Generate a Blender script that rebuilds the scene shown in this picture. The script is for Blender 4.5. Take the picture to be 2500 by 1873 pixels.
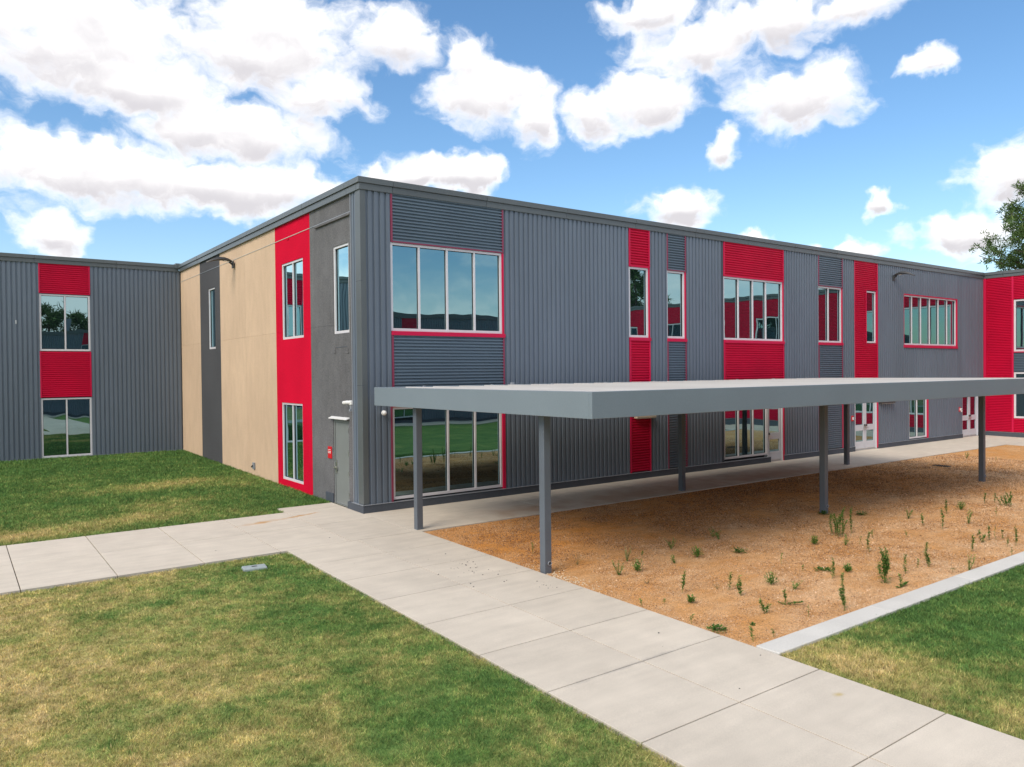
import bpy, math, random
import numpy as np
from mathutils import Matrix, Vector
random.seed(7); rng = np.random.default_rng(11)
sc = bpy.context.scene
for o in list(bpy.data.objects): bpy.data.objects.remove(o)

# ------------------------------------------------------------------ camera
cam_d = bpy.data.cameras.new('camera'); cam = bpy.data.objects.new('camera', cam_d)
sc.collection.objects.link(cam); sc.camera = cam
CP = np.array([-8.7586, -18.5791, 3.65])
YAW, PIT, ROL, FPX = .93854, .01391, -.01028, 1874.98
Fv = np.array([math.cos(YAW)*math.cos(PIT), math.sin(YAW)*math.cos(PIT), -math.sin(PIT)])
Rv = np.array([math.sin(YAW), -math.cos(YAW), 0]); Uv = np.cross(Rv, Fv)
R2 = math.cos(ROL)*Rv + math.sin(ROL)*Uv; U2 = -math.sin(ROL)*Rv + math.cos(ROL)*Uv
m = Matrix(((R2[0], U2[0], -Fv[0], CP[0]), (R2[1], U2[1], -Fv[1], CP[1]), (R2[2], U2[2], -Fv[2], CP[2]), (0, 0, 0, 1)))
cam.matrix_world = m
cam_d.sensor_width = 36; cam_d.lens = FPX/2500*36; cam_d.clip_start = .1; cam_d.clip_end = 2000

# ------------------------------------------------------------------ sun, sky, exposure
SUN = Vector((-.68, -.20, .70)).normalized()
sl = bpy.data.lights.new('sun', 'SUN'); sl.energy = 1.05; sl.angle = math.radians(30); sl.color = (1, .90, .76)
so = bpy.data.objects.new('sun', sl); sc.collection.objects.link(so)
so.rotation_euler = SUN.to_track_quat('Z', 'Y').to_euler()
sc.view_settings.view_transform = 'Standard'; sc.view_settings.look = 'None'
sc.view_settings.exposure = 1.28; sc.view_settings.gamma = 1
sc.view_settings.use_curve_mapping = False

def build_world():
    w = bpy.data.worlds.new("World"); sc.world = w; w.use_nodes = True
    nt = w.node_tree; N = nt.nodes; L = nt.links; N.clear()
    def nd(t, **k):
        n = N.new(t)
        for a, b in k.items(): setattr(n, a, b)
        return n
    def math_(op, a, b=None, c=None, clamp=False):
        n = nd('ShaderNodeMath', operation=op, use_clamp=clamp)
        for i, x in enumerate((a, b, c)):
            if x is None: continue
            if isinstance(x, (int, float)): n.inputs[i].default_value = x
            else: L.new(x, n.inputs[i])
        return n.outputs[0]
    def smooth(x, lo, hi):
        n = nd('ShaderNodeMapRange', interpolation_type='SMOOTHSTEP')
        L.new(x, n.inputs[0]); n.inputs[1].default_value = lo; n.inputs[2].default_value = hi
        return n.outputs[0]
    sky = nd('ShaderNodeTexSky'); sky.sky_type = 'NISHITA'; sky.sun_disc = False
    sky.sun_elevation = math.asin(SUN.z); sky.sun_rotation = math.atan2(SUN.x, SUN.y)
    sky.air_density = 1.0; sky.dust_density = .6; sky.ozone_density = 1.6
    tc = nd('ShaderNodeTexCoord')
    sep = nd('ShaderNodeSeparateXYZ'); L.new(tc.outputs['Generated'], sep.inputs[0])
    deg = 180/math.pi
    az = math_('MULTIPLY', math_('ARCTAN2', sep.outputs[1], sep.outputs[0]), deg)
    el = math_('MULTIPLY', math_('ARCSINE', sep.outputs[2]), deg)
    # clouds: position on the sky dome in degrees (azimuth, elevation, half width, half height)
    blobs = [(83,21.5,10,4.6),(70.5,22.6,7.0,4.0),(62.5,23.0,3.4,2.2),(73.7,16.5,7.2,2.7),(82,13.2,10.5,2.9),(73,13.0,9,2.1),(84.5,9.2,2.4,1.5),
      (55.3,19.9,4.6,2.9),(57,21.8,2.6,2.2),(51.9,18.3,2.0,2.0),(60.5,14.3,6.0,1.5),(57,14.4,3.4,1.7),(43.6,18.9,4.8,2.4),(47.6,18.5,2.5,1.9),(40.1,21.8,5.0,2.4),
      (33.2,18.4,4.8,2.6),(35.2,23.0,6.3,1.9),(29.9,23.2,3.2,1.3),(37.9,15.4,1.7,1.3),(43.6,24.6,3.8,1.5),(25.2,19.2,1.9,.7),(79,18.6,6.5,2.2),(67.5,19.3,4.2,1.9),(41.6,11.8,3.3,1.3),
      (28.1,11.0,1.6,.9),(23.4,8.6,3.6,1.7),(20.5,11.8,2.9,2.1),(31.0,8.0,3.6,.9),(36,9.3,2.4,.6)]
    def field(dy, det=8, amp=1.45, warp=1.):
        comb0 = nd('ShaderNodeCombineXYZ'); L.new(az, comb0.inputs[0]); L.new(math_('ADD', el, dy), comb0.inputs[1])
        comb = comb0
        for (ws, wa, wd) in ((.28, (5.0, 3.2, 0), 2), (1.1, (1.5, 1.1, 0), 4)):      # ragged edges: push the lookup about by noise
            wn = nd('ShaderNodeTexNoise'); L.new(comb0.outputs[0], wn.inputs['Vector']); wn.inputs['Scale'].default_value = ws; wn.inputs['Detail'].default_value = wd
            sb = nd('ShaderNodeVectorMath', operation='SUBTRACT'); L.new(wn.outputs['Color'], sb.inputs[0]); sb.inputs[1].default_value = (.5, .5, .5)
            ad = nd('ShaderNodeVectorMath', operation='MULTIPLY_ADD'); L.new(sb.outputs[0], ad.inputs[0]); ad.inputs[1].default_value = tuple(q*warp for q in wa); L.new(comb.outputs[0], ad.inputs[2]); comb = ad
        # billow noise, stretched a little sideways
        vm = nd('ShaderNodeVectorMath', operation='MULTIPLY'); L.new(comb.outputs[0], vm.inputs[0]); vm.inputs[1].default_value = (.26, .42, 1)
        nz = nd('ShaderNodeTexNoise'); L.new(vm.outputs[0], nz.inputs['Vector'])
        nz.inputs['Scale'].default_value = 1.1; nz.inputs['Detail'].default_value = det; nz.inputs['Roughness'].default_value = .56; nz.inputs['Distortion'].default_value = .15
        prev = None
        for (a, e, ra, re) in blobs:
            s = nd('ShaderNodeVectorMath', operation='MULTIPLY_ADD')
            L.new(comb.outputs[0], s.inputs[0]); s.inputs[1].default_value = (1/ra, 1/re, 0); s.inputs[2].default_value = (-a/ra, -e/re, 0)
            ln = nd('ShaderNodeVectorMath', operation='LENGTH'); L.new(s.outputs[0], ln.inputs[0])
            d = math_('SUBTRACT', 1.0, ln.outputs['Value'])
            prev = d if prev is None else math_('SMOOTH_MAX', prev, d, .12)
        return math_('MULTIPLY_ADD', math_('SUBTRACT', nz.outputs[0], .5), amp, math_('MINIMUM', math_('SUBTRACT', prev, .07), .60)), nz.outputs[0]
    f0, nz0 = field(0.0); f1, _ = field(1.0, 1, .25, .35); f2, _ = field(-.6, 1, .25, .35)
    # the rest of the dome: scattered cumulus of the same kind, from 3-D noise
    n3 = nd('ShaderNodeTexNoise'); vm3 = nd('ShaderNodeVectorMath', operation='MULTIPLY'); L.new(tc.outputs['Generated'], vm3.inputs[0]); vm3.inputs[1].default_value = (1, 1, 2.2)
    L.new(vm3.outputs[0], n3.inputs['Vector']); n3.inputs['Scale'].default_value = 3.1; n3.inputs['Detail'].default_value = 8; n3.inputs['Roughness'].default_value = .55
    rest = math_('MULTIPLY', math_('SUBTRACT', n3.outputs[0], .46), 3.0)
    wv = nd('ShaderNodeVectorMath', operation='MULTIPLY'); L.new(tc.outputs['Generated'], wv.inputs[0]); wv.inputs[1].default_value = (1, 1, 1.7)
    wn_ = nd('ShaderNodeTexNoise'); L.new(wv.outputs[0], wn_.inputs['Vector']); wn_.inputs['Scale'].default_value = 21; wn_.inputs['Detail'].default_value = 7; wn_.inputs['Roughness'].default_value = .62; wn_.inputs['Distortion'].default_value = .6
    wisp = wn_.outputs[0]
    dz = math_('ABSOLUTE', math_('SUBTRACT', az, 54.0))
    outside = math_('MAXIMUM', smooth(dz, 36, 46), smooth(el, 27, 34))
    mx = nd('ShaderNodeMix'); L.new(outside, mx.inputs[0]); L.new(f0, mx.inputs[2]); L.new(rest, mx.inputs[3])
    dens = smooth(math_('ADD', mx.outputs[0], math_('MULTIPLY', math_('SUBTRACT', wisp, .5), .5)), -.20, .50)
    core = smooth(math_('ADD', math_('SUBTRACT', f1, f2), math_('MULTIPLY', math_('SUBTRACT', nz0, .5), .8)), -.55, .50)
    thick = smooth(f0, .02, .55)
    shade = math_('MULTIPLY', core, thick)
    ccol = nd('ShaderNodeMix', data_type='RGBA'); L.new(shade, ccol.inputs[0])
    ccol.inputs[6].default_value = (.57, .562, .555, 1); ccol.inputs[7].default_value = (.315, .305, .32, 1)
    # Nishita sky to the background, clouds over it
    hs = nd('ShaderNodeHueSaturation'); hs.inputs['Hue'].default_value = .498; hs.inputs['Saturation'].default_value = 1.2; L.new(sky.outputs[0], hs.inputs['Color'])
    bg1 = nd('ShaderNodeBackground'); L.new(hs.outputs[0], bg1.inputs[0]); bg1.inputs[1].default_value = .076
    bg2 = nd('ShaderNodeBackground'); L.new(ccol.outputs[2], bg2.inputs[0]); bg2.inputs[1].default_value = 1.0
    msh = nd('ShaderNodeMixShader'); L.new(dens, msh.inputs[0]); L.new(bg1.outputs[0], msh.inputs[1]); L.new(bg2.outputs[0], msh.inputs[2])
    out = nd('ShaderNodeOutputWorld'); L.new(msh.outputs[0], out.inputs[0])
build_world()

# ------------------------------------------------------------------ materials
def mat(name, col, rough=.6, metal=0., noise=None, bump=None, spec=.5, rnd=0., attr=None, trans=0.):
    """noise=(scale, amount, stretch); bump=(scale, strength, distance); rnd = value change from piece to piece"""
    M = bpy.data.materials.new(name); M.use_nodes = True; nt = M.node_tree; N = nt.nodes; L = nt.links
    b = N['Principled BSDF']; b.inputs['Roughness'].default_value = rough; b.inputs['Metallic'].default_value = metal
    b.inputs['Specular IOR Level'].default_value = spec
    tc = N.new('ShaderNodeNewGeometry')
    src = N.new('ShaderNodeRGB'); src.outputs[0].default_value = (*col, 1); cur = src.outputs[0]
    def mul(cur, val):
        x = N.new('ShaderNodeVectorMath'); x.operation = 'SCALE'; L.new(cur, x.inputs[0]); L.new(val, x.inputs['Scale']); return x.outputs[0]
    if noise:
        for (s, a, st) in (noise if isinstance(noise, list) else [noise]):
            v = N.new('ShaderNodeVectorMath'); v.operation = 'MULTIPLY'; L.new(tc.outputs['Position'], v.inputs[0]); v.inputs[1].default_value = st
            n = N.new('ShaderNodeTexNoise'); L.new(v.outputs[0], n.inputs['Vector']); n.inputs['Scale'].default_value = s; n.inputs['Detail'].default_value = 5
            r = N.new('ShaderNodeMapRange'); L.new(n.outputs[0], r.inputs[0]); r.inputs[1].default_value = .25; r.inputs[2].default_value = .75
            r.inputs[3].default_value = 1-a; r.inputs[4].default_value = 1+a; cur = mul(cur, r.outputs[0])
    if rnd:
        oi = N.new('ShaderNodeObjectInfo'); r = N.new('ShaderNodeMapRange'); L.new(oi.outputs['Random'], r.inputs[0])
        r.inputs[3].default_value = 1-rnd; r.inputs[4].default_value = 1+rnd; cur = mul(cur, r.outputs[0])
    L.new(cur, b.inputs['Base Color'])
    if bump:
        prev = None
        for (s, st, d) in (bump if isinstance(bump, list) else [bump]):
            n = N.new('ShaderNodeTexNoise'); L.new(tc.outputs['Position'], n.inputs['Vector']); n.inputs['Scale'].default_value = s; n.inputs['Detail'].default_value = 3
            bp = N.new('ShaderNodeBump'); bp.inputs['Strength'].default_value = st; bp.inputs['Distance'].default_value = d
            L.new(n.outputs[0], bp.inputs['Height'])
            if prev: L.new(prev, bp.inputs['Normal'])
            prev = bp.outputs[0]
        L.new(prev, b.inputs['Normal'])
    return M
O3 = (1, 1, 1)
GREY = mat('grey_cladding', (.132, .161, .200), .45, noise=[(.5, .10, (1, 1, .25)), (6, .05, (1, 1, .15))], bump=(1.3, .12, .02), rnd=.06)
GREYR = mat('grey_ribbed_panel', (.108, .150, .190), .42, noise=(.6, .10, O3), bump=(1.3, .15, .02), rnd=.06)
COPING = mat('grey_coping', (.105, .118, .122), .36, noise=(.8, .10, (.3, .3, 1)), bump=(1.1, .15, .02), rnd=.07)
RED = mat('red_metal', (.60, .003, .045), .55, spec=.2, noise=(.7, .10, O3), bump=(1.5, .15, .02), rnd=.05)
MAUVE = mat('dark_red_trim', (.24, .035, .075), .45, rnd=.05)
REDTRIM = mat('red_trim', (.60, .006, .06), .5, spec=.3, rnd=.05)
WHITEM = mat('white_frame', (.68, .66, .68), .35, noise=(3, .04, O3))
DARK = mat('dark_gasket', (.015, .017, .02), .6)
CORE = mat('backing_wall', (.03, .032, .035), .9)
BEIGE = mat('beige_stucco', (.64, .462, .318), .95, noise=[(.35, .08, O3), (3.5, .06, (1, 1, .35)), (18, .07, O3), (45, .14, O3)], bump=[(75, .8, .012), (22, .25, .02)], spec=.15, rnd=.03)
GSTUC = mat('grey_stucco', (.150, .148, .152), .95, noise=[(.5, .20, O3), (4, .12, (1, 1, .5)), (20, .22, O3), (50, .45, O3)], bump=[(75, .9, .014), (22, .3, .02)], spec=.15)
DGSTUC = mat('dark_grey_stucco', (.085, .085, .09), .95, noise=[(.5, .10, O3), (20, .12, O3), (50, .25, O3)], bump=[(75, .9, .014)], spec=.15)
RSTUC = mat('red_stucco', (.64, .003, .032), .96, noise=[(.6, .10, O3), (20, .10, O3), (50, .22, O3)], bump=[(75, .8, .012)], spec=.12)
JOINT = mat('pale_joint', (.5, .47, .42), .8)
PLINTH = mat('plinth_paint', (.065, .076, .095), .7, noise=[(1.2, .15, O3), (30, .1, O3)], bump=(60, .3, .006))
FLASH = mat('flashing', (.26, .28, .31), .4)
CANOPY = mat('canopy_fascia', (.19, .232, .262), .45, noise=[(.5, .06, O3), (45, .05, O3)], bump=[(70, .25, .004), (.8, .15, .03)])
DECK = mat('canopy_deck', (.50, .485, .47), .45, noise=[(.7, .10, (1, .2, 1)), (9, .05, (1, .1, 1))])
POST = mat('post_paint', (.11, .13, .155), .4, noise=[(2, .07, O3)], bump=(40, .15, .003))
DOORG = mat('grey_door_paint', (.20, .215, .21), .45, noise=(2, .05, O3))
DOORW = mat('white_door_frame', (.62, .62, .65), .35)
METAL = mat('brushed_metal', (.62, .62, .60), .28, metal=.9)
WHITEP = mat('white_plastic', (.78, .77, .75), .4)
SIGNR = mat('red_sign', (.62, .01, .02), .4)
BLACKM = mat('dark_fixture_metal', (.045, .045, .045), .45)
BEIGEM = mat('beige_fixture', (.5, .42, .32), .5)
LID = mat('valve_lid', (.32, .37, .37), .7, noise=(15, .2, O3))
BARK = mat('bark', (.075, .055, .04), .95, noise=(6, .3, (1, 1, .3)), bump=(12, .8, .03))
STONE = mat('dark_pebble', (.05, .05, .05), .8)

def glass_mat(name, tint, base, refl, wav=.006):
    M = bpy.data.materials.new(name); M.use_nodes = True; nt = M.node_tree; N = nt.nodes; L = nt.links; N.clear()
    out = N.new('ShaderNodeOutputMaterial'); mx = N.new('ShaderNodeMixShader'); g = N.new('ShaderNodeBsdfGlossy'); d = N.new('ShaderNodeBsdfDiffuse')
    g.inputs['Roughness'].default_value = 0.004; g.inputs['Color'].default_value = (*tint, 1); d.inputs['Color'].default_value = (*base, 1)
    lw = N.new('ShaderNodeFresnel'); lw.inputs[0].default_value = 1.5
    mr = N.new('ShaderNodeMapRange'); L.new(lw.outputs[0], mr.inputs[0]); mr.inputs[1].default_value = .04; mr.inputs[2].default_value = 1; mr.inputs[3].default_value = refl; mr.inputs[4].default_value = 1
    ge = N.new('ShaderNodeNewGeometry'); n = N.new('ShaderNodeTexNoise'); L.new(ge.outputs['Position'], n.inputs['Vector']); n.inputs['Scale'].default_value = .9; n.inputs['Detail'].default_value = 1
    bp = N.new('ShaderNodeBump'); bp.inputs['Strength'].default_value = .5; bp.inputs['Distance'].default_value = wav; L.new(n.outputs[0], bp.inputs['Height'])
    L.new(bp.outputs[0], g.inputs['Normal'])
    L.new(mr.outputs[0], mx.inputs[0]); L.new(d.outputs[0], mx.inputs[1]); L.new(g.outputs[0], mx.inputs[2]); L.new(mx.outputs[0], out.inputs[0])
    return M
GLASS = glass_mat('tinted_glass', (.46, .69, .74), (.010, .018, .020), .50)

def concrete_mat():
    M = mat('concrete', (.595, .53, .44), .88, noise=[(.45, .07, O3), (2.2, .06, (1, 1, 1)), (6, .06, (.18, 1, 1)), (90, .10, O3)], bump=[(120, .2, .004)], rnd=.045, spec=.25)
    nt = M.node_tree; N = nt.nodes; L = nt.links; b = N['Principled BSDF']; cur = b.inputs['Base Color'].links[0].from_socket
    ge = [n for n in N if n.type == 'NEW_GEOMETRY'][0]
    def stain_or_shade(cur, cx, cy, rx, ry, ang, col, amt, nscale=4.):
        mp = N.new('ShaderNodeMapping'); mp.vector_type = 'TEXTURE'; L.new(ge.outputs['Position'], mp.inputs[0])
        mp.inputs['Location'].default_value = (cx, cy, 0); mp.inputs['Rotation'].default_value = (0, 0, ang); mp.inputs['Scale'].default_value = (rx, ry, 50)
        ln = N.new('ShaderNodeVectorMath'); ln.operation = 'LENGTH'; L.new(mp.outputs[0], ln.inputs[0])
        n = N.new('ShaderNodeTexNoise'); L.new(ge.outputs['Position'], n.inputs['Vector']); n.inputs['Scale'].default_value = nscale; n.inputs['Detail'].default_value = 5
        a = N.new('ShaderNodeMath'); a.operation = 'MULTIPLY_ADD'; L.new(n.outputs[0], a.inputs[0]); a.inputs[1].default_value = 1.5; L.new(ln.outputs['Value'], a.inputs[2])
        r = N.new('ShaderNodeMapRange'); r.interpolation_type = 'SMOOTHSTEP'; L.new(a.outputs[0], r.inputs[0]); r.inputs[1].default_value = 1.65; r.inputs[2].default_value = .75; r.inputs[3].default_value = 0; r.inputs[4].default_value = amt
        x = N.new('ShaderNodeMix'); x.data_type = 'RGBA'; L.new(r.outputs[0], x.inputs[0]); L.new(cur, x.inputs[6]); x.inputs[7].default_value = (*col, 1)
        return x.outputs[2]
    rust = (.50, .27, .10)
    cur = stain_or_shade(cur, -2.55, .42, .85, .22, .25, rust, .85, 3); cur = stain_or_shade(cur, -1.55, .66, .75, .13, .3, rust, .9, 5); cur = stain_or_shade(cur, -1.1, .80, .3, .09, .3, rust, .8, 6)
    # canopy shade painted brown on the outer part of the wall walk
    for (x_, y_, rx, ry) in ((8, -2.2, 5.5, 1.1), (14.5, -2.1, 4.5, 1.2), (3.6, -2.2, 2.2, .8)):
        cur = stain_or_shade(cur, x_, y_, rx, ry, 0, (.40, .25, .15), .55, 1.6)
    cur = stain_or_shade(cur, -1.5, -11.5, 1.9, .07, .02, (.27, .255, .24), .45, 5)   # grimy joint
    cur = stain_or_shade(cur, -.4, -13.6, .12, .08, 0, (.5, .38, .15), .8, 5)
    L.new(cur, b.inputs['Base Color'])
    return M
CONC = concrete_mat()
CURB = mat('edging_concrete', (.61, .59, .545), .85, noise=[(1.5, .07, O3), (40, .06, O3)], bump=(90, .25, .004), rnd=.03)
JOINTC = mat('joint_filler', (.07, .06, .05), .95)

def attr_mat(name, stops, rough=.85, hue=.0, spec=.2, bump=None, noise=None, trans=0.):
    """colour from the vertex attribute 'tone' (0..1), brightness from 'lum'"""
    M = bpy.data.materials.new(name); M.use_nodes = True; nt = M.node_tree; N = nt.nodes; L = nt.links; b = N['Principled BSDF']
    b.inputs['Roughness'].default_value = rough; b.inputs['Specular IOR Level'].default_value = spec
    a = N.new('ShaderNodeAttribute'); a.attribute_name = 'tone'; r = N.new('ShaderNodeValToRGB'); L.new(a.outputs['Fac'], r.inputs[0])
    e = r.color_ramp.elements
    while len(e) > 1: e.remove(e[-1])
    e[0].position = stops[0][0]; e[0].color = (*stops[0][1], 1)
    for p, c in stops[1:]: k = e.new(p); k.color = (*c, 1)
    l = N.new('ShaderNodeAttribute'); l.attribute_name = 'lum'
    s = N.new('ShaderNodeVectorMath'); s.operation = 'SCALE'; L.new(r.outputs[0], s.inputs[0]); L.new(l.outputs['Fac'], s.inputs['Scale']); cur = s.outputs[0]
    ge = N.new('ShaderNodeNewGeometry')
    if noise:
        for sc_, am in noise:
            n = N.new('ShaderNodeTexNoise'); L.new(ge.outputs['Position'], n.inputs['Vector']); n.inputs['Scale'].default_value = sc_; n.inputs['Detail'].default_value = 4
            mr = N.new('ShaderNodeMapRange'); L.new(n.outputs[0], mr.inputs[0]); mr.inputs[1].default_value = .25; mr.inputs[2].default_value = .75; mr.inputs[3].default_value = 1-am; mr.inputs[4].default_value = 1+am
            s = N.new('ShaderNodeVectorMath'); s.operation = 'SCALE'; L.new(cur, s.inputs[0]); L.new(mr.outputs[0], s.inputs['Scale']); cur = s.outputs[0]
    L.new(cur, b.inputs['Base Color'])
    if bump:
        n = N.new('ShaderNodeTexNoise'); L.new(ge.outputs['Position'], n.inputs['Vector']); n.inputs['Scale'].default_value = bump[0]; n.inputs['Detail'].default_value = 4
        bp = N.new('ShaderNodeBump'); bp.inputs['Strength'].default_value = bump[1]; bp.inputs['Distance'].default_value = bump[2]; L.new(n.outputs[0], bp.inputs['Height']); L.new(bp.outputs[0], b.inputs['Normal'])
    if trans:
        t = N.new('ShaderNodeBsdfTranslucent'); L.new(cur, t.inputs[0]); mx = N.new('ShaderNodeMixShader'); mx.inputs[0].default_value = trans
        L.new(b.outputs[0], mx.inputs[1]); L.new(t.outputs[0], mx.inputs[2]); L.new(mx.outputs[0], N['Material Output'].inputs[0])
    return M
GST = [(0, (.095, .200, .055)), (.3, (.155, .270, .068)), (.55, (.33, .365, .115)), (.8, (.56, .48, .185)), (1, (.68, .54, .27))]
GRASS = attr_mat('grass_blades', GST, .7, trans=.25)
TURF = attr_mat('turf_thatch', [(p, tuple(c*.8 for c in q)) for p, q in GST], .95, noise=[(9, .25), (45, .3)], bump=(40, .8, .03))
GRAVEL = attr_mat('decomposed_granite', [(0, (.60, .25, .05)), (.5, (.60, .32, .13)), (1, (.72, .47, .27))], .95, noise=[(5, .10), (18, .16), (48, .28), (110, .40)], bump=(60, 1., .02))
GRIT = attr_mat('granite_grit', [(0, (.26, .12, .05)), (.5, (.56, .32, .16)), (1, (.78, .56, .36))], .85)
LEAF = attr_mat('weed_leaf', [(0, (.07, .18, .03)), (.5, (.16, .31, .06)), (1, (.45, .42, .20))], .6, trans=.3)
NEEDLE = attr_mat('pine_needles', [(0, (.045, .085, .025)), (.5, (.095, .165, .045)), (1, (.19, .22, .07))], .65, trans=.25)

# ------------------------------------------------------------------ helpers
def tag(o, label=None, cat=None, group=None, kind=None):
    if label: o['label'] = label
    if cat: o['category'] = cat
    if group: o['group'] = group
    if kind: o['kind'] = kind
    return o
def empty(name, loc=(0, 0, 0)):
    o = bpy.data.objects.new(name, None); o.location = loc; sc.collection.objects.link(o); return o
def link(name, me, parent=None, loc=None):
    o = bpy.data.objects.new(name, me); sc.collection.objects.link(o)
    if parent is not None: o.parent = parent
    if loc is not None: o.location = loc
    return o
class MB:
    def __init__(s): s.v = []; s.f = []; s.mi = []
    def quad(s, a, b, c, d, mi=0):
        i = len(s.v); s.v += [a, b, c, d]; s.f.append((i, i+1, i+2, i+3)); s.mi.append(mi)
    def poly(s, pts, mi=0):
        i = len(s.v); s.v += pts; s.f.append(tuple(range(i, i+len(pts)))); s.mi.append(mi)
    def hexa(s, p, mi=0):     # p: 8 points, bottom 4 then top 4
        i = len(s.v); s.v += [tuple(q) for q in p]
        for f in ((0, 3, 2, 1), (4, 5, 6, 7), (0, 1, 5, 4), (1, 2, 6, 5), (2, 3, 7, 6), (3, 0, 4, 7)):
            s.f.append(tuple(i+k for k in f)); s.mi.append(mi)
    def box(s, x0, x1, y0, y1, z0, z1, mi=0):
        s.hexa([(x0, y0, z0), (x1, y0, z0), (x1, y1, z0), (x0, y1, z0), (x0, y0, z1), (x1, y0, z1), (x1, y1, z1), (x0, y1, z1)], mi)
    def wbox(s, W, u0, u1, d0, d1, z0, z1, mi=0):
        s.hexa([W(u0, d0, z0), W(u1, d0, z0), W(u1, d1, z0), W(u0, d1, z0), W(u0, d0, z1), W(u1, d0, z1), W(u1, d1, z1), W(u0, d1, z1)], mi)
    def tube(s, pts, rads, n=8, mi=0, cap=True):
        pts = [Vector(p) for p in pts]; rings = []
        for k, p in enumerate(pts):
            t = (pts[min(k+1, len(pts)-1)] - pts[max(k-1, 0)]).normalized()
            a = t.orthogonal().normalized() if k == 0 else (a - t*a.dot(t)).normalized()
            b = t.cross(a); r = rads[k] if hasattr(rads, '__len__') else rads
            i = len(s.v); s.v += [tuple(p + (a*math.cos(q*2*math.pi/n) + b*math.sin(q*2*math.pi/n))*r) for q in range(n)]; rings.append(i)
        for r0, r1 in zip(rings, rings[1:]):
            for q in range(n): s.f.append((r0+q, r0+(q+1) % n, r1+(q+1) % n, r1+q)); s.mi.append(mi)
        if cap:
            s.f.append(tuple(reversed([rings[0]+q for q in range(n)]))); s.mi.append(mi); s.f.append(tuple(rings[-1]+q for q in range(n))); s.mi.append(mi)
    def mesh(s, name, mats, smooth=False, fix=True):
        me = bpy.data.meshes.new(name); me.from_pydata(s.v, [], s.f)
        for m_ in (mats if isinstance(mats, (list, tuple)) else [mats]): me.materials.append(m_)
        me.polygons.foreach_set('material_index', s.mi)
        if smooth: me.polygons.foreach_set('use_smooth', [True]*len(s.f))
        me.update(); return me
    def build(s, name, mats, parent=None, loc=None, smooth=False, bevel=0.):
        o = link(name, s.mesh(name, mats, smooth), parent, loc)
        if bevel:
            b = o.modifiers.new('bevel', 'BEVEL'); b.width = bevel; b.segments = 2; b.limit_method = 'ANGLE'
        return o
def gz(x, y): return .012*max(-34, min(19.4, y))

# walls: (u along the wall, d out of the wall, z)
WA = lambda u, d, z: (u, -d, z)
WB = lambda u, d, z: (-d, u, z)
WC = lambda u, d, z: (u, 19.4-d, z)
WD = lambda u, d, z: (36.7-d, u, z)
WE = lambda u, d, z: (u, -37+d, z)
PITCH = .178
def ribs(W, u0, u1, z0, z1, m_, parent, name='siding_panel', vertical=True, back=-.13, sheet=3.56):
    """one corrugated metal sheet after another, a small lap between them"""
    if vertical:
        cuts = [u0]
        k = math.ceil((u0+.4)/sheet)*sheet
        while k < u1-.4: cuts.append(k); k += sheet
        cuts.append(u1)
        for a, b in zip(cuts, cuts[1:]):
            lift = .002*((int(round(a/sheet))) % 2)
            pr = rib_profile(a, b, PITCH, .042, .008, .100, .013)
            mb = MB()
            pr = [(a, back)] + [(q, d+lift) for q, d in pr] + [(b, back)]
            for (q0, d0), (q1, d1) in zip(pr, pr[1:]):
                mb.quad(W(q0, d0, z0), W(q1, d1, z0), W(q1, d1, z1), W(q0, d0, z1))
            mb.build(name, m_, parent)
    else:
        pr = rib_profile(z0, z1, .088, .050, .004, .034, .014)
        pr = [(z0, back)] + pr + [(z1, back)]
        mb = MB()
        for (q0, d0), (q1, d1) in zip(pr, pr[1:]):
            mb.quad(W(u0, d0, q0), W(u1, d0, q0), W(u1, d1, q1), W(u0, d1, q1))
        mb.build(name, m_, parent)
def rib_profile(a, b, P, hi, lo, flat, slope):
    out = []; k = math.floor(a/P)
    pts = []
    while k*P < b+P:
        s = k*P; pts += [(s, lo), (s+slope, hi), (s+slope+flat, hi), (s+2*slope+flat, lo)]; k += 1
    def at(x):
        for (q0, d0), (q1, d1) in zip(pts, pts[1:]):
            if q0 <= x <= q1: return d0+(d1-d0)*(x-q0)/max(1e-9, q1-q0)
        return lo
    out = [(a, at(a))] + [p for p in pts if a+1e-4 < p[0] < b-1e-4] + [(b, at(b))]
    return out
def slab_holes(W, u0, u1, z0, z1, holes, m_, parent, name, d0=-.13, d1=0.):
    us = sorted({u0, u1, *[h[0] for h in holes], *[h[1] for h in holes]}); zs = sorted({z0, z1, *[h[2] for h in holes], *[h[3] for h in holes]})
    inh = lambda u, z: any(h[0] < u < h[1] and h[2] < z < h[3] for h in holes)
    mb = MB()
    for a, b in zip(us, us[1:]):
        for c, e in zip(zs, zs[1:]):
            if not inh((a+b)/2, (c+e)/2): mb.quad(W(a, d1, c), W(b, d1, c), W(b, d1, e), W(a, d1, e))
    solid = lambda i, j: 0 <= i < len(us)-1 and 0 <= j < len(zs)-1 and not inh((us[i]+us[i+1])/2, (zs[j]+zs[j+1])/2)
    for i in range(len(us)-1):          # edges only where the sheet ends
        for j in range(len(zs)-1):
            if not solid(i, j): continue
            a, b, c, e = us[i], us[i+1], zs[j], zs[j+1]
            if not solid(i-1, j): mb.quad(W(a, d0, c), W(a, d1, c), W(a, d1, e), W(a, d0, e))
            if not solid(i+1, j): mb.quad(W(b, d0, c), W(b, d1, c), W(b, d1, e), W(b, d0, e))
            if not solid(i, j-1): mb.quad(W(a, d0, c), W(b, d0, c), W(b, d1, c), W(a, d1, c))
            if not solid(i, j+1): mb.quad(W(a, d0, e), W(b, d0, e), W(b, d1, e), W(a, d1, e))
    return mb.build(name, m_, parent)
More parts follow.
